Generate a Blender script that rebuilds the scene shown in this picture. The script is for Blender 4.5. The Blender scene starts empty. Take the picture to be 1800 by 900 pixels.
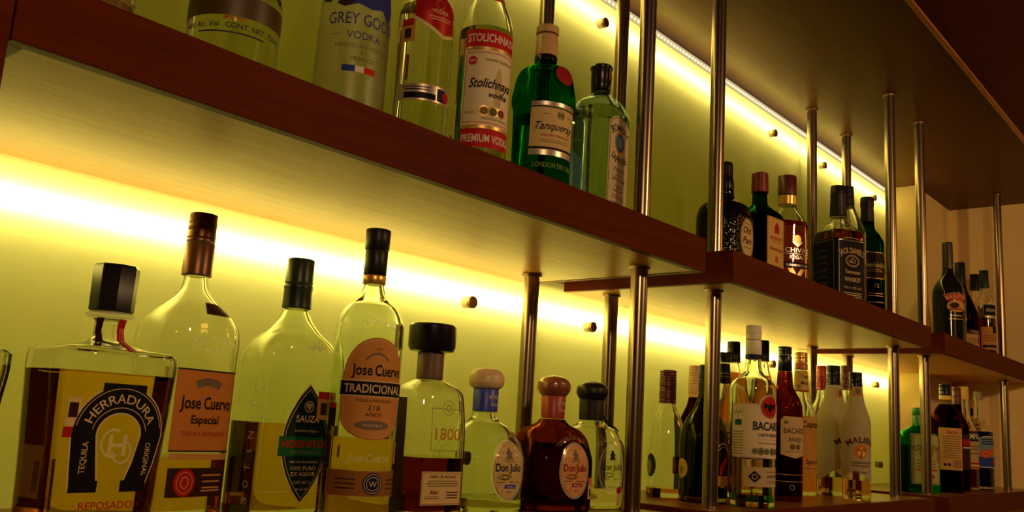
import bpy, bmesh, math, random
import numpy as np
from mathutils import Vector, Matrix

random.seed(7)
SC = bpy.context.scene
COL = SC.collection

# ------------------------------------------------------------------ camera
F_PX = 1586.75
CAM = Vector((0.0, -1.0057, -0.288))
YAW, PITCH, ROLL = math.radians(49.086), math.radians(10.4735), math.radians(3.5106)
fw = Vector((math.sin(YAW) * math.cos(PITCH), math.cos(YAW) * math.cos(PITCH), math.sin(PITCH)))
rt = Vector((math.cos(YAW), -math.sin(YAW), 0))
up = rt.cross(fw)
rt2 = math.cos(ROLL) * rt + math.sin(ROLL) * up
up2 = -math.sin(ROLL) * rt + math.cos(ROLL) * up
cam_d = bpy.data.cameras.new('camera')
cam = bpy.data.objects.new('camera', cam_d)
COL.objects.link(cam)
m3 = Matrix((rt2, up2, -fw)).transposed()
cam.matrix_world = Matrix.Translation(CAM) @ m3.to_4x4()
cam_d.sensor_width = 36
cam_d.lens = F_PX / 1800 * 36
cam_d.clip_start = 0.02
cam_d.dof.use_dof = False
SC.camera = cam

# ------------------------------------------------------------------ view and light
SC.view_settings.view_transform = 'Standard'
SC.view_settings.look = 'None'
SC.view_settings.gamma = 1
SC.view_settings.use_curve_mapping = False
SC.view_settings.exposure = 0.0
SC.cycles.use_denoising = True
SC.cycles.max_bounces = 20
SC.cycles.transmission_bounces = 20
SC.cycles.glossy_bounces = 6
SC.cycles.diffuse_bounces = 5
SC.cycles.transparent_max_bounces = 40
SC.cycles.caustics_reflective = False
SC.cycles.caustics_refractive = True
SC.cycles.sample_clamp_indirect = 6.0
SC.cycles.use_light_tree = True

LED_LOW, LED_UP = 46.0, 34.0          # light tapes behind the frosted glass
FILL_LOW, FILL_UP = 0.26, 0.10      # added glowing sheets that brighten the wall glass
LED_TIP = 1.3                        # visible tape under the soffit
w = bpy.data.worlds.new('dim warm bar room')
SC.world = w
w.use_nodes = True
w.node_tree.nodes['Background'].inputs[0].default_value = (0.10, 0.036, 0.008, 1)
w.node_tree.nodes['Background'].inputs[1].default_value = 0.18

def room_lamp(name, loc, watts, col, rad):
    d = bpy.data.lights.new(name, 'POINT')
    d.energy = watts; d.color = col; d.shadow_soft_size = rad
    o = bpy.data.objects.new(name, d); COL.objects.link(o); o.location = loc
    return o
room_lamp('unseen_room_light', (-0.55, -1.95, 0.40), 42, (1, .60, .27), .05)
room_lamp('unseen_room_light', (1.5, -2.0, 0.45), 38, (1, .58, .25), .05)
room_lamp('unseen_room_light', (2.75, -1.5, 0.40), 6, (1, .46, .08), .12)  # unseen lamp added to warm and brighten the right end walls

# ------------------------------------------------------------------ materials
def lin(c):
    return tuple((x / 12.92 if x <= .04045 else ((x + .055) / 1.055) ** 2.4) for x in c)
def S(r, g, b):
    return lin((r / 255, g / 255, b / 255))
MATS = {}
def base_mat(key):
    m = bpy.data.materials.new(key); m.use_nodes = True
    nt = m.node_tree; b = nt.nodes['Principled BSDF']
    return m, nt, b
def gloss(key, col, rough=.35, metal=0, coat=0, spec=.5):
    if key in MATS: return MATS[key]
    m, nt, b = base_mat(key)
    b.inputs['Base Color'].default_value = (*col, 1)
    b.inputs['Roughness'].default_value = rough
    b.inputs['Metallic'].default_value = metal
    b.inputs['Coat Weight'].default_value = coat
    b.inputs['Specular IOR Level'].default_value = spec
    MATS[key] = m
    return m
def paper(col, trans=.22, rough=.5, nz=.08):
    key = 'paper %.3f %.3f %.3f %.2f' % (*col, trans)
    if key in MATS: return MATS[key]
    m, nt, b = base_mat(key)
    n = nt.nodes.new('ShaderNodeTexNoise'); n.inputs['Scale'].default_value = 260
    tc = nt.nodes.new('ShaderNodeTexCoord'); nt.links.new(tc.outputs['Object'], n.inputs['Vector'])
    mx = nt.nodes.new('ShaderNodeMix'); mx.data_type = 'RGBA'; mx.blend_type = 'MULTIPLY'
    mx.inputs[0].default_value = nz
    mx.inputs[6].default_value = (*col, 1)
    nt.links.new(n.outputs['Color'], mx.inputs[7])
    nt.links.new(mx.outputs[2], b.inputs['Base Color'])
    b.inputs['Roughness'].default_value = rough
    b.inputs['Specular IOR Level'].default_value = .12
    if trans > 0:
        t = nt.nodes.new('ShaderNodeBsdfTranslucent'); nt.links.new(mx.outputs[2], t.inputs['Color'])
        ms = nt.nodes.new('ShaderNodeMixShader'); ms.inputs[0].default_value = trans
        nt.links.new(b.outputs[0], ms.inputs[1]); nt.links.new(t.outputs[0], ms.inputs[2])
        nt.links.new(ms.outputs[0], nt.nodes['Material Output'].inputs['Surface'])
    MATS[key] = m
    return m
def glass(key, col, rough=0.0, ior=1.45, bump=None):
    if key in MATS: return MATS[key]
    m, nt, b = base_mat(key); nt.nodes.remove(b)
    g = nt.nodes.new('ShaderNodeBsdfGlass')
    g.inputs['Color'].default_value = (*col, 1); g.inputs['Roughness'].default_value = rough; g.inputs['IOR'].default_value = ior
    nt.links.new(g.outputs[0], nt.nodes['Material Output'].inputs['Surface'])
    tc = nt.nodes.new('ShaderNodeTexCoord')
    n = nt.nodes.new('ShaderNodeTexNoise'); n.inputs['Scale'].default_value = bump[0] if bump else 35
    nt.links.new(tc.outputs['Object'], n.inputs['Vector'])
    bp = nt.nodes.new('ShaderNodeBump'); bp.inputs['Strength'].default_value = bump[1] if bump else .04
    bp.inputs['Distance'].default_value = .002
    nt.links.new(n.outputs['Fac'], bp.inputs['Height']); nt.links.new(bp.outputs[0], g.inputs['Normal'])
    MATS[key] = m
    return m
def liquid_mat(key, col):
    if key in MATS: return MATS[key]
    m, nt, b = base_mat(key); nt.nodes.remove(b)
    t = nt.nodes.new('ShaderNodeBsdfTransparent'); t.inputs['Color'].default_value = (*col, 1)
    nt.links.new(t.outputs[0], nt.nodes['Material Output'].inputs['Surface'])
    MATS[key] = m
    return m
def film(key, col, op=.55, rough=.15):
    """printed or raised clear film: part see-through, part glossy"""
    if key in MATS: return MATS[key]
    m, nt, b = base_mat(key)
    b.inputs['Base Color'].default_value = (*col, 1); b.inputs['Roughness'].default_value = rough
    t = nt.nodes.new('ShaderNodeBsdfTransparent'); t.inputs['Color'].default_value = (1, 1, 1, 1)
    ms = nt.nodes.new('ShaderNodeMixShader'); ms.inputs[0].default_value = op
    nt.links.new(t.outputs[0], ms.inputs[1]); nt.links.new(b.outputs[0], ms.inputs[2])
    nt.links.new(ms.outputs[0], nt.nodes['Material Output'].inputs['Surface'])
    MATS[key] = m
    return m
def wood(key, c1, c2, rough=.32, coat=.25, stretch=(2, 30, 30), scale=3.0, spec=.4, cr=.18):
    if key in MATS: return MATS[key]
    m, nt, b = base_mat(key)
    tc = nt.nodes.new('ShaderNodeTexCoord'); mp = nt.nodes.new('ShaderNodeMapping')
    mp.inputs['Scale'].default_value = stretch
    nt.links.new(tc.outputs['Object'], mp.inputs['Vector'])
    n = nt.nodes.new('ShaderNodeTexNoise'); n.inputs['Scale'].default_value = scale
    n.inputs['Detail'].default_value = 6; n.inputs['Distortion'].default_value = 1.2
    nt.links.new(mp.outputs[0], n.inputs['Vector'])
    r = nt.nodes.new('ShaderNodeValToRGB')
    r.color_ramp.elements[0].position = .3; r.color_ramp.elements[0].color = (*c1, 1)
    r.color_ramp.elements[1].position = .72; r.color_ramp.elements[1].color = (*c2, 1)
    nt.links.new(n.outputs['Fac'], r.inputs['Fac']); nt.links.new(r.outputs[0], b.inputs['Base Color'])
    b.inputs['Roughness'].default_value = rough
    b.inputs['Specular IOR Level'].default_value = spec
    b.inputs['Coat Weight'].default_value = coat; b.inputs['Coat Roughness'].default_value = cr
    MATS[key] = m
    return m
def plaster(key, col):
    if key in MATS: return MATS[key]
    m, nt, b = base_mat(key)
    n = nt.nodes.new('ShaderNodeTexNoise'); n.inputs['Scale'].default_value = 90
    tc = nt.nodes.new('ShaderNodeTexCoord'); nt.links.new(tc.outputs['Object'], n.inputs['Vector'])
    bp = nt.nodes.new('ShaderNodeBump'); bp.inputs['Strength'].default_value = .08; bp.inputs['Distance'].default_value = .003
    nt.links.new(n.outputs['Fac'], bp.inputs['Height']); nt.links.new(bp.outputs[0], b.inputs['Normal'])
    b.inputs['Base Color'].default_value = (*col, 1); b.inputs['Roughness'].default_value = .75
    MATS[key] = m
    return m
def emit(key, col, s):
    m, nt, b = base_mat(key); nt.nodes.remove(b)
    e = nt.nodes.new('ShaderNodeEmission'); e.inputs[0].default_value = (*col, 1); e.inputs[1].default_value = s
    nt.links.new(e.outputs[0], nt.nodes['Material Output'].inputs['Surface'])
    return m
def frosted(key, col):
    m, nt, b = base_mat(key)
    b.inputs['Base Color'].default_value = (col[0] * .5, col[1] * .5, col[2] * .5, 1)
    b.inputs['Roughness'].default_value = .12; b.inputs['Specular IOR Level'].default_value = .35
    t = nt.nodes.new('ShaderNodeBsdfTranslucent'); t.inputs[0].default_value = (*col, 1)
    ms = nt.nodes.new('ShaderNodeMixShader'); ms.inputs[0].default_value = .8
    nt.links.new(b.outputs[0], ms.inputs[1]); nt.links.new(t.outputs[0], ms.inputs[2])
    gl = nt.nodes.new('ShaderNodeBsdfGlossy'); gl.inputs['Roughness'].default_value = .08
    fr = nt.nodes.new('ShaderNodeFresnel'); fr.inputs[0].default_value = 1.3
    mp = nt.nodes.new('ShaderNodeMath'); mp.operation = 'MULTIPLY'; mp.inputs[1].default_value = .6
    nt.links.new(fr.outputs[0], mp.inputs[0])
    m2 = nt.nodes.new('ShaderNodeMixShader'); nt.links.new(mp.outputs[0], m2.inputs[0])
    nt.links.new(ms.outputs[0], m2.inputs[1]); nt.links.new(gl.outputs[0], m2.inputs[2])
    nt.links.new(m2.outputs[0], nt.nodes['Material Output'].inputs['Surface'])
    return m

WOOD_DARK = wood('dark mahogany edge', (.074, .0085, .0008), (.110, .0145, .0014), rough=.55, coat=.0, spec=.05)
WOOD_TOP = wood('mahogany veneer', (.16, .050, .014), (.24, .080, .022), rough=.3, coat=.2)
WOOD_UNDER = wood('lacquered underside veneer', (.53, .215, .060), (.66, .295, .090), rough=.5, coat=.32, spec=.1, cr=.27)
WOOD_SOFFIT = wood('dark soffit veneer', (.085, .024, .004), (.12, .036, .007), rough=.5, coat=.16, spec=.08, cr=.22)
WOOD_CEIL = wood('red brown ceiling veneer', (.09, .013, .004), (.11, .017, .005), rough=.5, coat=.0, spec=.06)
WOOD_TRIM = wood('trim strip wood', (.40, .16, .05), (.5, .2, .07), rough=.35, coat=.2)
STEEL = gloss('brushed steel', (.31, .235, .16), .24, 1)
STEEL_D = gloss('dark collar', (.16, .09, .05), .4, 1)
FROST = frosted('frosted green glass', (.97, .81, .14))
WALL_M = plaster('cream plaster', (.85, .66, .30))
BOX_M = plaster('light box white', (.8, .8, .78))

# ------------------------------------------------------------------ mesh helpers
def new_obj(name, verts, faces, mats, parent=None, smooth=False, sharp=None, midx=None):
    me = bpy.data.meshes.new(name)
    me.from_pydata([tuple(v) for v in verts], [], [tuple(f) for f in faces])
    if not isinstance(mats, (list, tuple)): mats = [mats]
    for m in mats: me.materials.append(m)
    if midx is not None:
        me.polygons.foreach_set('material_index', midx)
    if smooth:
        me.polygons.foreach_set('use_smooth', [True] * len(me.polygons))
    me.update()
    if sharp: me.set_sharp_from_angle(angle=math.radians(sharp))
    o = bpy.data.objects.new(name, me); COL.objects.link(o)
    if parent is not None: o.parent = parent
    return o
class MB:
    def __init__(s): s.v = []; s.f = []
    def add(s, v, f):
        k = len(s.v); s.v += [tuple(a) for a in v]; s.f += [tuple(i + k for i in q) for q in f]
    def box(s, x0, x1, y0, y1, z0, z1, bev=0):
        bm = bmesh.new(); bmesh.ops.create_cube(bm, size=1)
        for v in bm.verts:
            v.co = Vector((x0 + (v.co.x + .5) * (x1 - x0), y0 + (v.co.y + .5) * (y1 - y0), z0 + (v.co.z + .5) * (z1 - z0)))
        if bev: bmesh.ops.bevel(bm, geom=bm.edges[:], offset=bev, segments=2, affect='EDGES', profile=.7)
        bm.verts.index_update()
        s.add([v.co for v in bm.verts], [[v.index for v in f.verts] for f in bm.faces]); bm.free()
    def lathe(s, rows, n=32, c=(0, 0, 0), axis='z', ph=0, close=(True, True)):
        """rows (z, r) from low to high"""
        vs = []
        for z, r in rows:
            for k in range(n):
                a = 2 * math.pi * k / n + ph
                p = (r * math.cos(a), r * math.sin(a), z)
                if axis == 'y': p = (p[0], -p[2], p[1])
                vs.append((p[0] + c[0], p[1] + c[1], p[2] + c[2]))
        fs = []
        for i in range(len(rows) - 1):
            for k in range(n):
                k2 = (k + 1) % n
                fs.append((i * n + k, i * n + k2, (i + 1) * n + k2, (i + 1) * n + k))
        if close[0]: fs.append(tuple(range(n - 1, -1, -1)))
        if close[1]: fs.append(tuple((len(rows) - 1) * n + k for k in range(n)))
        s.add(vs, fs)
    def build(s, name, mat, parent=None, smooth=False, sharp=None):
        return new_obj(name, s.v, s.f, mat, parent, smooth, sharp)
def empty(name, loc, rz=0):
    o = bpy.data.objects.new(name, None); COL.objects.link(o)
    o.location = loc; o.rotation_euler = (0, 0, rz); o.empty_display_size = .05
    return o
def tag(o, label=None, cat=None, group=None, kind=None):
    if label: o['label'] = label
    if cat: o['category'] = cat
    if group: o['group'] = group
    if kind: o['kind'] = kind
    return o

# ------------------------------------------------------------------ the setting
Z_UP, Z_LOW = 0.0, -0.4011
T_SH = 0.0514
Y_FRONT, Y_BACK = -0.36, -0.0303
H_SOF = 0.5803
X_END, Y_PIL, X_END2 = 3.0955, -0.0996, 3.4935
Y_TRIM = -0.4845

def slab(name, x0, x1, y0, y1, z0, z1, mat, kind='structure', bev=0):
    b = MB(); b.box(x0, x1, y0, y1, z0, z1, bev)
    return tag(b.build(name, mat), kind=kind)
slab('wall_back', -.10, X_END, .085, .13, -1.2, H_SOF + .05, BOX_M)
slab('wall_right', X_END, X_END2, Y_PIL, .13, -1.2, H_SOF, WALL_M)
slab('wall_side', X_END2, X_END2 + .15, -1.6, .13, -1.2, H_SOF, WALL_M)
slab('ceiling', -.10, X_END2 + .15, Y_TRIM, .085, H_SOF, H_SOF + .04, WOOD_SOFFIT)
slab('ceiling_outer', -.10, X_END2 + .15, -1.6, Y_TRIM - .014, H_SOF, H_SOF + .04, WOOD_CEIL)
slab('trim_1', -.10, X_END2, Y_TRIM - .013, Y_TRIM - .001, H_SOF - .004, H_SOF + .03, WOOD_TRIM, bev=.0015)
slab('added_light_baffle', -.10, X_END - .001, .003, .084, -.045, -.033, BOX_M)      # added unseen baffle, keeps the lower light from leaking upward
slab('trim_3', -.10, X_END - .001, .003, .084, -.465, -.455, BOX_M)
slab('trim_4', -.10, -.09, .003, .084, -.454, H_SOF - .001, BOX_M)
# light of the wall: LED tapes, plus added unseen glowing sheets for an even fill
def tape(name, x0, x1, y, z, hgt, mat, seg=60, down=False):
    vs, fs = [], []
    for k in range(seg + 1):
        x = x0 + (x1 - x0) * k / seg
        if down: vs += [(x, y - hgt / 2, z), (x, y + hgt / 2, z)]
        else: vs += [(x, y, z - hgt / 2), (x, y, z + hgt / 2)]
    for k in range(seg):
        q = (2 * k, 2 * k + 2, 2 * k + 3, 2 * k + 1)
        fs.append(q)
    return tag(new_obj(name, vs, fs, mat), kind='structure')
LEDC = (1, .95, .95)
tape('led_tape_low', -.08, X_END - .01, .007, -.088, .012, emit('led tape low', LEDC, LED_LOW))
tape('led_tape_up', -.08, X_END - .01, .014, .522, .012, emit('led tape up', LEDC, LED_UP))
tape('fill_sheet_low', -.08, X_END - .01, .08, -.25, .33, emit('added fill glow low', (1, .97, .14), FILL_LOW), seg=6)
tape('fill_sheet_up', -.08, X_END - .01, .08, .25, .50, emit('added fill glow up', (.97, 1, .08), FILL_UP), seg=6)

LED_TAPE_M = emit('visible led chip', (1, .86, .55), LED_TIP)
TAPE_BODY = emit('glowing tape cover', (1, .78, .38), .62)
SEAMS = [-.095, 1.2285, 2.3595, X_END - .002]
BAYNAME = ['at the left bay', 'at the middle bay', 'at the right end bay']
for lev, (za, zb) in (('upper', (-.030, .560)), ('lower', (-.452, -.0325))):
    for k in range(3):
        b = MB(); b.box(SEAMS[k] + .0004, SEAMS[k + 1] - .0004, -.006, .002, za, zb, .0008)
        b.f = [f for f in b.f if not all(b.v[i][1] > .0019 for i in f)]      # frosted film on the front, open towards the lamps
        o = b.build('glass_panel', FROST)
        tag(o, 'backlit frosted green glass wall panel %s above %s shelf' % (
            ['behind the left bay', 'behind the middle bay', 'at the corner end'][k], 'the upper' if lev == 'upper' else 'the lower'), 'glass panel', 'backlit glass panels')

# visible LED tape tucked in the corner of the soffit: carrier with a row of chips
tp = MB(); tp.box(-.09, X_END - .003, -.006, .002, .5625, .5795)
tape_root = tp.build('led_strip', TAPE_BODY)
tag(tape_root, 'long light strip with tiny chips in the corner under the dark soffit', 'light strip')
ch = MB()
for k in range(230):
    x = -.07 + k * .01365
    ch.box(x, x + .006, -.0085, -.006, .567, .572)
tag(ch.build('chip_row', LED_TAPE_M, tape_root), kind='stuff')

# standoff studs
STUDS = [(.27, .507), (1.045, .507), (1.375, .507), (2.166, .507), (2.504, .507), (2.928, .507),
         (.27, -.102), (1.045, -.102), (1.378, -.102), (2.166, -.102), (2.504, -.102), (2.928, -.100),
         (1.045, -.346), (1.378, -.346), (2.166, -.346), (2.504, -.346), (2.950, -.346)]
STUD_L = {0: 'hidden stud high at far left of the wall', }
STUD_TXT = [
 'upper far left', 'upper stud left of the rear post', 'upper stud above the square gin bottle',
 'upper stud right of the middle front post', 'upper stud touching the right bay rear post', 'upper stud near the wall corner',
 'lower stud over the horseshoe label bottle', 'lower stud above the cream round stopper', 'lower stud between the two rear posts',
 'lower stud behind the brown rum bottle', 'lower stud right of the red capped white bottles', 'lower stud by the corner',
 'low stud behind the blue banded bottle', 'low stud behind the black stopper bottle', 'low stud behind the rum bottles', 'low stud behind the white bottles', 'low stud right of the white bottles']
for (x, z), t in zip(STUDS, STUD_TXT):
    r = empty('standoff_stud', (x, -.006, z))
    tag(r, 'round steel standoff fixing glass to wall, ' + t, 'stud', 'steel standoffs of the glass')
    b = MB(); b.lathe([(0, .0092), (.001, .0098), (.0135, .0098)], 28, axis='y'); b.build('barrel', STEEL, r, True, 35)
    b = MB(); b.lathe([(.0136, .0088), (.0140, .0098), (.0185, .0098), (.0195, .009)], 28, axis='y'); b.build('cap', STEEL_D, r, True, 35)

# shelves: tan lacquered underside, mahogany top, dark solid edge on the front and the ends
SHELVES = [('upper', 'left', .211, 1.1843), ('upper', 'middle', 1.2726, 2.3028), ('upper', 'right', 2.4161, X_END2 - .001),
           ('lower', 'left', .211, 1.1843), ('lower', 'middle', 1.2726, 2.3028), ('lower', 'right', 2.4161, X_END2 - .001)]
for lev, side, x0, x1 in SHELVES:
    zt = Z_UP if lev == 'upper' else Z_LOW
    r = empty('wooden_shelf', ((x0 + x1) / 2, Y_FRONT, zt - T_SH))
    hold = {'left': 'nearest the camera at the left', 'middle': 'in the middle bay between steel posts', 'right': 'at the right end by the cream wall'}[side]
    tag(r, 'thick mahogany %s shelf %s' % (lev, hold), 'shelf', 'thick wooden bar shelves')
    e = .0125
    def local(b, name, m):
        o = b.build(name, m, r, False)
        o.data.transform(Matrix.Translation(-r.location)); return o
    xe = X_END - .004 if side == 'right' else x1     # past the corner the shelf stops at the pillar
    b = MB(); b.box(x0 + e, xe - (0 if side == 'right' else e), Y_FRONT + e, Y_BACK, zt - T_SH + .0006, zt - .012)
    if side == 'right': b.box(xe, x1, Y_FRONT + e, Y_PIL - .002, zt - T_SH + .0006, zt - .012)
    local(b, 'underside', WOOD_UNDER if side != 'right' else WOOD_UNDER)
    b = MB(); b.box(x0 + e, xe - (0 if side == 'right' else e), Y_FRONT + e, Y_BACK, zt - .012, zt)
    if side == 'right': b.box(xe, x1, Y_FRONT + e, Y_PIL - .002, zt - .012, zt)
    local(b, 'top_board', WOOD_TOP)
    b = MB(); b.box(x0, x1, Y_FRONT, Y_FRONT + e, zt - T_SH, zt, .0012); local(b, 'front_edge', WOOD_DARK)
    b = MB(); b.box(x0, x0 + e, Y_FRONT + e, Y_BACK, zt - T_SH, zt, .0008); local(b, 'end_edge', WOOD_DARK)
    if side != 'right':
        b = MB(); b.box(x1 - e, x1, Y_FRONT + e, Y_BACK, zt - T_SH, zt, .0008); local(b, 'end_edge', WOOD_DARK)
# upright board at the left end
b = MB(); b.box(.170, .2095, Y_FRONT, Y_BACK, -.47, H_SOF - .001, .001)
tag(b.build('side_board', WOOD_DARK), 'dark upright wooden board closing the shelves at the left edge', 'board')

# steel posts
POSTS = [(1.1094, -.2933, 'front post of the left bay'), (1.1056, -.0928, 'rear post of the left bay'),
         (1.3325, -.0928, 'rear post at the left end of the middle bay'), (1.3371, -.2933, 'front post at the left end of the middle bay'),
         (2.2366, -.0928, 'rear post at the right end of the middle bay'), (2.2325, -.2933, 'front post at the right end of the middle bay'),
         (2.4832, -.0928, 'rear post starting the right bay'), (2.4749, -.2933, 'front post starting the right bay'),
         (3.3343, -.2933, 'last post by the cream end wall')]
for x, y, t in POSTS:
    for lev, z0, z1 in (('lower', Z_LOW, Z_UP - T_SH), ('upper', Z_UP, H_SOF)):
        r = empty('steel_post', (x, y, z0))
        tag(r, '%s steel tube, %s' % (lev, t), 'post', 'steel shelf posts')
        h = z1 - z0
        b = MB(); b.lathe([(0.0003, .0125), (h - .0003, .0125)], 40); b.build('tube', STEEL, r, True, 40)
        b = MB(); b.lathe([(h - .0042, .0126), (h - .0040, .0158), (h - .0008, .0164), (h - .0004, .0126)], 40); b.build('collar', STEEL_D, r, True, 40)
        b = MB(); b.lathe([(.0004, .0126), (.0006, .0140), (.0022, .0136), (.0024, .0126)], 40); b.build('foot', STEEL_D, r, True, 40)

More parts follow.
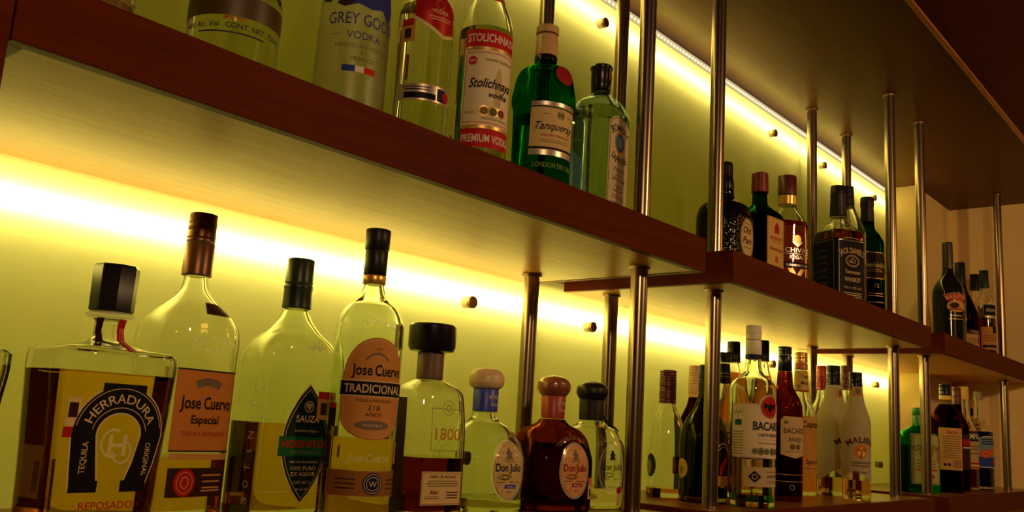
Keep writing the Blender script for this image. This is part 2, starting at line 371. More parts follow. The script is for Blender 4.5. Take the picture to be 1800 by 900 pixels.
# ------------------------------------------------------------------ bottles: measured forms
# name: (x, y, shelf top, turn in degrees, (depth/width, corner exponent), glass rows (z, half width, squareness), caps [(z, r) from the top])
BD = {
 'herradura': (0.3743,-0.216,Z_LOW,6.6,(0.67,6.0),
  [(0.181,0.0143,0),(0.1795,0.012,0),(0.1674,0.0124,0),(0.1604,0.0164,0.1),(0.1564,0.0321,0.8),(0.1544,0.0497,1),(0.1514,0.0547,1),(0.1424,0.0558,1),(0.1127,0.0545,1),(0.0144,0.0502,1)],
  [[(0.2297,0.0187),(0.2271,0.0196),(0.1887,0.019),(0.1876,0.0185)],[(0.1871,0.0153),(0.1861,0.0204),(0.1831,0.0203),(0.1816,0.0157)]]),
 'leftbottle': (0.2526,-0.216,Z_LOW,14.3,(0.67,6.0),
  [(0.1658,0.0118,0),(0.1645,0.0099,0),(0.1538,0.0103,0),(0.1493,0.0135,0.1),(0.1476,0.0265,0.8),(0.1458,0.0368,1),(0.1414,0.0395,1),(0.1317,0.0394,1),(0.1055,0.037,1),(0.0186,0.0319,1)],
  [[(0.2088,0.0154),(0.2065,0.0162),(0.1725,0.0157),(0.1717,0.0153)],[(0.1712,0.0126),(0.1703,0.0168),(0.1676,0.0168),(0.1663,0.013)]]),
 'especial': (0.4971,-0.1368,Z_LOW,10.2,(0.75,4.0),
  [(0.2444,0.0119,0),(0.2304,0.0142,0),(0.2214,0.0196,0.2),(0.2123,0.0287,0.4),(0.2027,0.0389,0.7),(0.1913,0.0467,1),(0.1765,0.0487,1),(0.1528,0.0479,1),(0.0043,0.0443,1)],
  [[(0.3117,0.0144),(0.3079,0.0147),(0.2818,0.0149)],[(0.2806,0.0152),(0.245,0.0156)]]),
 'hornitos': (0.6066,-0.1656,Z_LOW,2.2,(0.6,5.0),
  [(0.223,0.0143,0),(0.2108,0.0192,0),(0.1974,0.0282,0.3),(0.1879,0.039,0.5),(0.1765,0.0495,0.8),(0.1651,0.0534,1),(0.15,0.0544,1),(0.0038,0.0535,1)],
  [[(0.2801,0.0151),(0.252,0.0156)],[(0.2507,0.0162),(0.2468,0.0162),(0.2443,0.0156),(0.2243,0.0162)]]),
 'tradicional': (0.6578,-0.234,Z_LOW,-23.4,(0,2),
  [(0.2551,0.0113,0),(0.2461,0.0132,0),(0.2371,0.0176,0),(0.2307,0.0264,0),(0.2205,0.0338,0),(0.2052,0.0375,0),(0.1549,0.0378,0),(0.0065,0.0349,0)],
  [[(0.3184,0.014),(0.2954,0.014)],[(0.2948,0.0127),(0.2661,0.013)],[(0.2655,0.0133),(0.2557,0.0129)]]),
 'agave1800': (0.7623,-0.2268,Z_LOW,-6.4,(0.95,5.0),
  [(0.1576,0.0169,0),(0.1536,0.0234,0.2),(0.1482,0.0303,0.8),(0.1415,0.0349,1),(0.0713,0.0395,1),(0.0021,0.0423,1)],
  [[(0.2237,0.0267),(0.221,0.0287),(0.197,0.0286),(0.1915,0.0265)],[(0.1908,0.016),(0.1583,0.0159)]]),
 'dj1': (0.8685,-0.2232,Z_LOW,-6.0,(0.85,2.4),
  [(0.1244,0.0152,0),(0.1158,0.0181,0.1),(0.1066,0.0327,0.5),(0.0945,0.0459,0.8),(0.0817,0.0539,1),(0.0676,0.0582,1),(0.0084,0.0569,1),(-0.002,0.0532,1)],
  [[(0.1801,0.0073),(0.1786,0.0146),(0.175,0.0197),(0.1691,0.0226),(0.1626,0.023),(0.1568,0.0204),(0.1539,0.0168)],[(0.1539,0.0164),(0.1251,0.016)]]),
 'dj2': (1.01,-0.2232,Z_LOW,-10.2,(0.85,2.4),
  [(0.1218,0.0174,0),(0.1148,0.0237,0.2),(0.1086,0.0381,0.5),(0.0985,0.0485,0.8),(0.0845,0.0541,1),(0.0653,0.0587,1),(0.0105,0.0582,1),(-0.0009,0.0549,1)],
  [[(0.1808,0.0072),(0.1792,0.0151),(0.1761,0.0199),(0.1713,0.0231),(0.165,0.0235),(0.1579,0.0207),(0.1539,0.0175)],[(0.1539,0.0171),(0.1226,0.0166)]]),
 'dj3': (1.1304,-0.2034,Z_LOW,-10.6,(0.85,2.4),
  [(0.1235,0.0179,0),(0.1167,0.0256,0.2),(0.1109,0.0394,0.5),(0.1008,0.0460,0.8),(0.0857,0.0530,1),(0.0665,0.055,1),(0.0072,0.0545,1),(-0.0026,0.051,1)],
  [[(0.1813,0.0077),(0.1796,0.0155),(0.1762,0.0206),(0.171,0.0236),(0.1651,0.024),(0.1582,0.0214),(0.1548,0.0188)],[(0.1548,0.0188),(0.1243,0.0188)]]),
 'absolut': (0.4339,-0.2592,Z_UP,-33.2,(0,2),
  [(0.2099,0.0096,0),(0.2037,0.0106,0),(0.1457,0.011,0),(0.1348,0.0136,0),(0.1216,0.0251,0),(0.1067,0.0386,0),(0.0949,0.0426,0),(0.0626,0.0429,0),(0.0021,0.0404,0)],
  [[(0.2505,0.0107),(0.213,0.0106)]]),
 'firstvodka': (0.3181,-0.2376,Z_UP,2.5,(0,2),
  [(0.1714,0.0078,0),(0.1154,0.0086,0),(0.0989,0.018,0),(0.0825,0.0252,0),(0.0555,0.026,0),(0.0076,0.0248,0)],
  [[(0.223,0.0083),(0.1742,0.0082)]]),
 'greygoose': (0.5963,-0.234,Z_UP,-26.7,(0,2),
  [(0.2713,0.0109,0),(0.257,0.0128,0),(0.225,0.0166,0),(0.2004,0.0286,0),(0.1794,0.0367,0),(0.1517,0.0391,0),(0.077,0.0398,0),(0.0075,0.0393,0)],
  [[(0.3294,0.0117),(0.2749,0.0116)]]),
 'smirnoff': (0.6881,-0.252,Z_UP,-22.4,(0,2),
  [(0.2579,0.0103,0),(0.2429,0.0116,0),(0.2059,0.0231,0),(0.1948,0.0299,0),(0.1766,0.0332,0),(0.0903,0.0327,0),(0.0066,0.0329,0)],
  [[(0.3184,0.0104),(0.2616,0.0103)]]),
 'stoli': (0.7928,-0.252,Z_UP,-34.4,(0,2),
  [(0.2976,0.0097,0),(0.2855,0.0111,0),(0.2615,0.0163,0),(0.2496,0.0192,0),(0.2337,0.0258,0),(0.2179,0.0316,0),(0.2038,0.0344,0),(0.1905,0.0347,0),(0.0123,0.0341,0)],
  [[(0.3381,0.0101),(0.3016,0.0104)]]),
 'behindstoli': (0.8547,-0.162,Z_UP,-25.4,(0,2),
  [(0.1701,0.0079,0),(0.1592,0.0095,0),(0.1425,0.019,0),(0.1259,0.026,0),(0.1052,0.0275,0),(0.0078,0.0271,0)],
  [[(0.2055,0.0088),(0.1718,0.0087)]]),
 'tanqueray': (0.9383,-0.234,Z_UP,-26.6,(0,2),
  [(0.2244,0.0154,0),(0.2133,0.0162,0),(0.209,0.0227,0),(0.2013,0.0348,0),(0.1893,0.0404,0),(0.1723,0.0435,0),(0.1613,0.0454,0),(0.1511,0.045,0),(0.1469,0.0425,0),(0.0431,0.0411,0),(0.0009,0.0401,0)],
  [[(0.2721,0.0155),(0.2704,0.0163),(0.2599,0.0163)],[(0.2582,0.0155),(0.2262,0.0162)],[(0.2253,0.0166),(0.2175,0.0162)]]),
 'bombay': (1.09,-0.2232,Z_UP,7.7,(0.75,5.0),
  [(0.2241,0.0132,0),(0.2176,0.0177,0.1),(0.2082,0.0319,0.5),(0.1999,0.0409,0.8),(0.1915,0.0454,1),(0.1823,0.048,1),(0.046,0.0471,1),(0.0017,0.046,1)],
  [[(0.2683,0.0164),(0.2654,0.0178),(0.2626,0.0177),(0.2598,0.016),(0.2381,0.0159),(0.225,0.015)]]),
 'oldparr': (1.5546,-0.198,Z_UP,-0.5,(0.8,3.0),
  [(0.1824,0.0162,0),(0.1629,0.0183,0),(0.1572,0.0272,0.2),(0.1515,0.0424,0.6),(0.1402,0.0522,0.9),(0.1141,0.058,1),(0.0635,0.0577,1),(-0.0031,0.0528,1)],
  [[(0.2377,0.0119),(0.2342,0.0136),(0.2111,0.0141),(0.1939,0.0162),(0.1835,0.0162)]]),
 'benedictine': (1.6908,-0.2052,Z_UP,-4.7,(0.95,5.0),
  [(0.2067,0.0147,0),(0.1838,0.0158,0),(0.1741,0.024,0.2),(0.1645,0.036,0.6),(0.1549,0.0408,1),(-0.0055,0.0401,1)],
  [[(0.2505,0.0148),(0.2481,0.0165),(0.2079,0.0175)]]),
 'chivas': (1.8174,-0.2088,Z_UP,-36.3,(0.75,2.6),
  [(0.2082,0.02,0),(0.1968,0.0235,0),(0.1816,0.0341,0.4),(0.159,0.0447,0.8),(0.099,0.0456,1),(-0.0055,0.044,1)],
  [[(0.2745,0.0196),(0.231,0.0201)],[(0.2297,0.0207),(0.2094,0.02)]]),
 'jd': (2.0153,-0.2448,Z_UP,-27.3,(1,6.0),
  [(0.2216,0.0185,0),(0.2081,0.0197,0),(0.1987,0.0297,0.3),(0.1827,0.0407,0.8),(0.172,0.0439,1),(0.1613,0.0439,1),(0.0011,0.0413,1)],
  [[(0.2961,0.0161),(0.2689,0.0173),(0.2662,0.0167),(0.2229,0.0191)]]),
 'behindjd': (2.1707,-0.2088,Z_UP,-49.8,(0,2),
  [(0.2831,0.0171,0),(0.2629,0.025,0),(0.2341,0.038,0),(0.2126,0.0432,0),(0.0088,0.0425,0)],
  [[(0.3368,0.0159),(0.3092,0.0165),(0.2845,0.0171)]]),
 'glenfiddich': (2.29,-0.216,Z_UP,-41.0,(0.9,2.6),
  [(0.2684,0.0163,0),(0.255,0.0176,0),(0.2356,0.0294,0.3),(0.2134,0.0379,0.8),(0.0093,0.0383,1)],
  [[(0.336,0.0163),(0.3134,0.017),(0.3104,0.0156),(0.2699,0.0169)]]),
 'baileys': (2.8054,-0.27,Z_UP,-53.3,(0,2),
  [(0.2303,0.0151,0),(0.2133,0.018,0),(0.1998,0.027,0),(0.1829,0.0375,0),(0.1627,0.0435,0),(0.1375,0.0449,0),(0.0376,0.0438,0),(-0.0119,0.0414,0)],
  [[(0.3123,0.0141),(0.3071,0.0144),(0.232,0.0154)]]),
 'darkcream': (3.0643,-0.2376,Z_UP,-35.9,(0,2),
  [(0.2245,0.0162,0),(0.2081,0.0194,0),(0.1844,0.029,0),(0.1572,0.0403,0),(0.1354,0.0466,0),(0.121,0.0482,0),(-0.0008,0.0462,0)],
  [[(0.2998,0.0154),(0.2263,0.0162)]]),
 'ambersmall': (3.4085,-0.198,Z_UP,-36.7,(0,2),
  [(0.2636,0.0142,0),(0.2195,0.0159,0),(0.2055,0.0229,0),(0.1815,0.0299,0),(-0.0017,0.0296,0)],
  [[(0.3201,0.016),(0.2636,0.0168)]]),
 'cyanlabel': (3.2694,-0.2592,Z_UP,-42.1,(0,2),
  [(0.2474,0.0134,0),(0.232,0.0151,0),(0.2148,0.0235,0),(0.1938,0.0301,0),(0.011,0.0298,0)],
  [[(0.3071,0.0138),(0.2474,0.0146)]]),
 'redcapclear': (1.4484,-0.1453,Z_LOW,-59.3,(0,2),
  [(0.1655,0.0142,0),(0.1522,0.0183,0),(0.1359,0.0264,0),(0.1136,0.0314,0),(0.0734,0.0342,0),(0.0058,0.036,0),(-0.0001,0.0329,0)],
  [[(0.2251,0.0138),(0.2231,0.0148),(0.1655,0.0153)]]),
 'tancapwine': (1.6696,-0.0768,Z_LOW,-60.9,(0,2),
  [(0.187,0.0114,0),(0.172,0.0148,0),(0.1513,0.0239,0),(0.1341,0.0296,0),(-0.0046,0.0291,0)],
  [[(0.2522,0.0115),(0.2498,0.0127),(0.187,0.0131)]]),
 'darkoval': (1.4388,-0.2255,Z_LOW,-13.5,(0,2),
  [(0.1863,0.0098,0),(0.1724,0.0136,0),(0.1567,0.0194,0),(0.1449,0.0272,0),(0.1292,0.0359,0),(0.1078,0.0406,0),(0.0787,0.0424,0),(0.0135,0.0411,0),(0.0002,0.0382,0)],
  [[(0.2341,0.0098),(0.2321,0.0108),(0.1863,0.0112)]]),
 'blackneck': (1.6264,-0.1643,Z_LOW,-32.6,(0,2),
  [(0.2545,0.0109,0),(0.2145,0.013,0),(0.1913,0.0141,0),(0.1726,0.0237,0),(0.1474,0.0301,0),(0.0002,0.0297,0)],
  [[(0.2746,0.0131),(0.2556,0.0131)]]),
 'golda': (1.7545,-0.12,Z_LOW,-33.2,(0,2),
  [(0.2657,0.0116,0),(0.2455,0.0151,0),(0.2158,0.022,0),(0.1922,0.0312,0),(0.1686,0.0369,0),(0.0002,0.0362,0)],
  [[(0.3101,0.0134),(0.3065,0.014),(0.2657,0.0145)]]),
 'bacardi': (1.4646,-0.3036,Z_LOW,-18.4,(0,2),
  [(0.2465,0.0133,0),(0.2269,0.0152,0),(0.2191,0.0199,0),(0.2113,0.0294,0),(0.2044,0.036,0),(0.1976,0.0388,0),(0.0223,0.0375,0),(-0.0,0.0351,0)],
  [[(0.305,0.0129),(0.303,0.0134),(0.2801,0.0134)],[(0.2791,0.0137),(0.2544,0.0138)],[(0.2544,0.0141),(0.2465,0.0141)]]),
 'goldb': (1.8343,-0.1479,Z_LOW,-34.9,(0,2),
  [(0.2754,0.0118,0),(0.2546,0.0153,0),(0.2243,0.0223,0),(0.2001,0.0316,0),(0.1761,0.0374,0),(0.0003,0.0367,0)],
  [[(0.3208,0.013),(0.3171,0.0136),(0.2754,0.0142)]]),
 'anejo': (1.6932,-0.2603,Z_LOW,-31.2,(0,2),
  [(0.2431,0.0138,0),(0.2144,0.0159,0),(0.2035,0.0211,0),(0.1903,0.0285,0),(0.1751,0.0327,0),(0.1544,0.0337,0),(0.0123,0.0331,0),(0.0007,0.031,0)],
  [[(0.292,0.0123),(0.2897,0.0128),(0.2764,0.0128)],[(0.2752,0.0131),(0.2442,0.0136)]]),
 'captain': (1.9092,-0.2017,Z_LOW,-29.2,(0,2),
  [(0.265,0.013,0),(0.2122,0.0152,0),(0.1976,0.0187,0),(0.1855,0.0257,0),(0.1709,0.0315,0),(0.1492,0.0326,0),(0.0005,0.0321,0)],
  [[(0.3021,0.0136),(0.2798,0.0142)],[(0.2786,0.0142),(0.265,0.0145)]]),
 'redcapb': (2.1225,-0.1623,Z_LOW,-38.3,(0,2),
  [(0.234,0.0102,0),(0.2153,0.0127,0),(0.1913,0.0229,0),(0.1688,0.0304,0),(0.0004,0.03,0)],
  [[(0.2918,0.0115),(0.234,0.0124)]]),
 'malibu1': (2.0184,-0.231,Z_LOW,-19.0,(0,2),
  [(0.2388,0.0156,0),(0.2111,0.0203,0),(0.1922,0.0275,0),(0.1759,0.0346,0),(0.161,0.0369,0),(0.0158,0.0363,0),(-0.0,0.0345,0)],
  [[(0.2832,0.0145),(0.2807,0.0151),(0.2388,0.0152)]]),
 'darkredcap': (2.18,-0.2008,Z_LOW,-39.7,(0,2),
  [(0.2387,0.0115,0),(0.2198,0.014,0),(0.1956,0.0241,0),(0.1729,0.0317,0),(0.0005,0.0312,0)],
  [[(0.297,0.0135),(0.2387,0.014)]]),
 'malibu2': (1.9481,-0.3057,Z_LOW,-50.2,(0,2),
  [(0.2246,0.013,0),(0.1994,0.0169,0),(0.1828,0.0219,0),(0.1697,0.0264,0),(0.1555,0.0286,0),(0.0154,0.0281,0),(0.0004,0.027,0)],
  [[(0.2631,0.013),(0.2607,0.0136),(0.2246,0.0138)]]),
 'green': (2.5508,-0.2507,Z_LOW,-43.5,(0.6,3.2),
  [(0.1702,0.0137,0),(0.1628,0.0248,0.3),(0.1509,0.0443,0.8),(0.1361,0.0526,1),(0.0002,0.0533,1)],
  [[(0.2178,0.0124),(0.1969,0.0128)],[(0.1955,0.0127),(0.1702,0.0135)]]),
 'browncream': (2.7063,-0.2798,Z_LOW,-30.0,(0,2),
  [(0.2362,0.0156,0),(0.2222,0.0269,0),(0.2051,0.0368,0),(0.1881,0.041,0),(0.0109,0.0404,0),(-0.0042,0.0375,0)],
  [[(0.291,0.015),(0.2597,0.0157)],[(0.2597,0.0159),(0.2487,0.0159)]]),
 'redcapdark': (2.8914,-0.2613,Z_LOW,-30.6,(0,2),
  [(0.2457,0.012,0),(0.2226,0.0135,0),(0.1946,0.0254,0),(0.1701,0.0313,0),(0.0003,0.0308,0)],
  [[(0.2954,0.012),(0.2457,0.0127)]]),
 'yellowcap': (2.9897,-0.2561,Z_LOW,-33.9,(0,2),
  [(0.2662,0.0123,0),(0.2186,0.0138,0),(0.1983,0.0199,0),(0.1814,0.0291,0),(0.1596,0.0351,0),(-0.0,0.0347,0)],
  [[(0.3038,0.0128),(0.3003,0.0136),(0.2662,0.0139)]]),
 'bluecap': (3.1229,-0.2626,Z_LOW,-34.6,(0,2),
  [(0.2724,0.0127,0),(0.2162,0.0142,0),(0.1934,0.0299,0),(0.1777,0.0393,0),(0.0003,0.0403,0)],
  [[(0.2971,0.013),(0.2724,0.0135)]]),
}

def pchip(xs, ys, x):
    xs = np.asarray(xs, float); ys = np.asarray(ys, float); x = np.asarray(x, float)
    h = np.diff(xs); d = np.diff(ys) / h
    m = np.zeros(len(xs))
    for i in range(1, len(xs) - 1):
        if d[i - 1] * d[i] > 0:
            w1, w2 = 2 * h[i] + h[i - 1], h[i] + 2 * h[i - 1]
            m[i] = (w1 + w2) / (w1 / d[i - 1] + w2 / d[i])
    m[0], m[-1] = d[0], d[-1]
    k = np.clip(np.searchsorted(xs, x) - 1, 0, len(h) - 1)
    t = (x - xs[k]) / h[k]
    return ((2 * t**3 - 3 * t**2 + 1) * ys[k] + (t**3 - 2 * t**2 + t) * h[k] * m[k]
            + (-2 * t**3 + 3 * t**2) * ys[k + 1] + (t**3 - t**2) * h[k] * m[k + 1])

PHI = np.linspace(-math.pi, math.pi, 721)
class Form:
    """outer form of a bottle: superellipse sections that change with height; phi = 0 faces the room"""
    def __init__(s, rows, ratio, P, foot=.94):
        rows = sorted(rows)
        while rows and rows[0][0] < .008: rows.pop(0)
        z0, r0, b0 = rows[0]
        s.rows = [(0, r0 * foot, b0), (.0018, r0 * (foot + .035), b0), (.006, r0, b0)] + [q for q in rows if q[0] > .0075]
        s.z = np.array([q[0] for q in s.rows]); s.r = np.array([q[1] for q in s.rows]); s.b = np.array([q[2] for q in s.rows])
        s.ratio, s.P = ratio, P
        s.top = s.z[-1]; s.cache = {}
        zs = []
        for a, c in zip(s.z[:-1], s.z[1:]):
            n = max(1, int(math.ceil((c - a) / .009))) if c - a > .05 else max(2, int(math.ceil((c - a) / .004)))
            zs += list(a + (c - a) * np.arange(n) / n)
        s.levels = np.array(zs + [s.top])
    def sec(s, z):
        z = np.clip(z, 0, s.top)
        r = float(pchip(s.z, s.r, [z])[0]); b = float(np.interp(z, s.z, s.b))
        rat = 1 + b * ((s.ratio if s.ratio else 1) - 1)
        return r, r * rat, 2 + b * (s.P - 2)
    def rad(s, phi, z, off=0):
        rx, ry, p = s.sec(z)
        return (np.abs(np.sin(phi) / rx) ** p + np.abs(np.cos(phi) / ry) ** p) ** (-1 / p) + off
    def pt(s, phi, z, off=0):
        R = s.rad(phi, z, off); return (R * math.sin(phi), -R * math.cos(phi), z)
    def uv(s, u, v, off):
        key = round(v / .001)
        if key not in s.cache:
            R = s.rad(PHI, key * .001); x, y = R * np.sin(PHI), -R * np.cos(PHI)
            c = np.concatenate([[0], np.cumsum(np.hypot(np.diff(x), np.diff(y)))])
            s.cache[key] = c - c[360]
        phi = float(np.interp(u, s.cache[key], PHI))
        return s.pt(phi, v, off)

def ring_mesh(form, levels, N, off, flip, bottom, top):
    """closed surface over the levels"""
    ph = np.linspace(0, 2 * math.pi, N, endpoint=False)
    vs, fs = [], []
    for z in levels:
        R = np.maximum(form.rad(ph, z, off), .002)
        vs += [(float(r * math.sin(a)), float(-r * math.cos(a)), float(z)) for r, a in zip(R, ph)]
    for i in range(len(levels) - 1):
        for k in range(N):
            k2 = (k + 1) % N
            fs.append((i * N + k, i * N + k2, (i + 1) * N + k2, (i + 1) * N + k))
    # ends as fans with an inner ring
    def cap(i, up, dip=0):
        base = len(vs); cz = levels[i]
        c = [vs[i * N + k] for k in range(N)]
        vs.extend([(p[0] * .55, p[1] * .55, cz + dip) for p in c]); vs.append((0, 0, cz + dip))
        for k in range(N):
            k2 = (k + 1) % N
            q = [(i * N + k, i * N + k2, base + k2, base + k), (base + k, base + k2, base + N)]
            for f in q: fs.append(f if up else tuple(reversed(f)))
    cap(0, False, bottom); cap(len(levels) - 1, True, top)
    if flip: fs = [tuple(reversed(f)) for f in fs]
    return vs, fs

CLEAR = (.975, .985, .955)
GLASS = {
 'clear': lambda: glass('clear glass', CLEAR), 'greenish': lambda: glass('green tinged glass', (.92, .97, .84)),
 'blueish': lambda: glass('pale blue glass', (.74, .92, .95)), 'green': lambda: glass('green glass', (.03, .40, .06)),
 'deepgreen': lambda: glass('deep green glass', (.02, .16, .05)), 'brown': lambda: glass('brown glass', (.42, .12, .02)),
 'darkbrown': lambda: glass('dark brown glass', (.14, .035, .01)), 'frost': lambda: glass('frosted glass', (.93, .92, .86), .38),
 'rumbrown': lambda: glass('rum brown glass', (.30, .075, .014)), 'smoke': lambda: glass('smoke glass', (.55, .56, .30)),
}
INNER = lambda: glass('inner glass', (1, 1, 1))
LIQ = {'gold': (.90, .70, .22), 'pale': (.96, .93, .72), 'water': (.985, .99, .95), 'anejo': (.42, .10, .015), 'whisky': (.80, .30, .05),
       'amber': (.85, .45, .10), 'red': (.38, .02, .01), 'blue': (.05, .10, .55), 'coffee': (.10, .025, .008), 'orange': (.9, .5, .15), 'greenbase': (.30, .62, .22), 'peach': (.93, .74, .42)}
CAPM = {}
class Bottle:
    def __init__(s, key, name, label, glass_key, liq=None, caps=(), group=None, opaque=None, N=56, wall=.003, cat='bottle'):
        x, y, z, rot, (ratio, P), g, c = BD[key]
        s.f = Form(g, ratio, P); s.key = key
        s.root = empty(name, (x, y, z + .0004), math.radians(rot))
        tag(s.root, label, cat, group)
        s.groups = {}
        f = s.f
        if opaque:
            v, fa = ring_mesh(f, f.levels, N, 0, False, 0, 0)
            new_obj('glass_body', v, fa, opaque, s.root, True, 50)
        else:
            v, fa = ring_mesh(f, f.levels, N, 0, False, .003, 0)
            lo = .009
            lz = liq[0] if liq else lo
            lv = [q for q in f.levels if lz + .0012 < q < f.top - .0015]
            v2, f2 = ring_mesh(f, [lz] + lv + [f.top - .001], N, -wall, True, 0, 0)
            k = len(v); fa2 = fa + [tuple(i + k for i in q) for q in f2]
            new_obj('glass_body', v + v2, fa2, [GLASS[glass_key](), INNER()], s.root, True, 50, [0] * len(fa) + [1] * len(f2))
            if liq and lz > lo + .002:
                lv = [q for q in f.levels if lo + .001 < q < lz - .0015]
                v3, f3 = ring_mesh(f, [lo] + lv + [lz - .0004], N, -wall - .0002, False, 0, 0)
                new_obj('liquid', v3, f3, liquid_mat('liquid ' + liq[1], LIQ[liq[1]]), s.root, True, 50)
        for rows, (nm, mat, style) in zip(c, caps): s.cap(nm, rows, mat, style)
    def cap(s, nm, rows, mat, style='plain'):
        """rows from the top down"""
        zt, zb = rows[0][0], rows[-1][0]; h = zt - zb
        n = 40
        up = sorted(rows)
        if style == 'oct':
            n = 8
        r = []
        if style == 'screw':
            zz = np.array([q[0] for q in up]); rr = np.array([q[1] for q in up])
            grooves = [.10, .40, .47, .66, .74, .82, .90]
            for t in np.linspace(0, 1, 61):
                z = zb + h * t; q = float(np.interp(z, zz, rr))
                d = min(abs(t - gq) for gq in grooves)
                r.append((z, q * (1 - .045 * max(0, 1 - d / .022))))
            rt_ = r[-1][1]; r[-1] = (zt - .0012, rt_); r.append((zt - .0004, rt_ * .97)); r.append((zt, rt_ * .90))
        elif style == 'round':
            zz = [q[0] for q in up]; rr = [q[1] for q in up]
            for z in np.linspace(zb, zt, 22): r.append((z, float(pchip(zz, rr, [z])[0])))
            r.append((zt + .0012, up[-1][1] * .55))
        else:
            r = [(z, q) for z, q in up]
            e = min(.0012, h * .15)
            rt_ = r[-1][1]; rb = r[0][1]
            r = [(zb, rb * .96), (zb + e * .6, rb)] + r[1:-1] + [(zt - e, rt_), (zt - e * .3, rt_ * .97), (zt, rt_ * .9)]
        b = MB(); b.lathe(r, n, ph=math.pi / 8 if style == 'oct' else 0)
        o = b.build(nm, mat, s.root, style != 'oct', 38)
        return o
    # --- printed and glued matter
    def sheet(s, name, parent=None, off=.0004):
        return Sheet(s, name, parent, off)

GL = {}
def glyphs(body, bold=0, shear=0):
    k = (body, bold, shear)
    if k in GL: return GL[k]
    cu = bpy.data.curves.new('t', 'FONT'); cu.body = body; cu.resolution_u = 3; cu.offset = bold; cu.shear = shear
    cu.align_x = 'CENTER'
    ob = bpy.data.objects.new('t', cu); COL.objects.link(ob)
    me = bpy.data.meshes.new_from_object(ob.evaluated_get(bpy.context.evaluated_depsgraph_get()))
    me.calc_loop_triangles()
    v = [(q.co.x / .729, q.co.y / .729) for q in me.vertices]
    t = [tuple(q.vertices) for q in me.loop_triangles]
    bpy.data.objects.remove(ob); bpy.data.curves.remove(cu); bpy.data.meshes.remove(me)
    wd = (min(a[0] for a in v), max(a[0] for a in v)) if v else (0, 1)
    GL[k] = (v, t, wd)
    return GL[k]

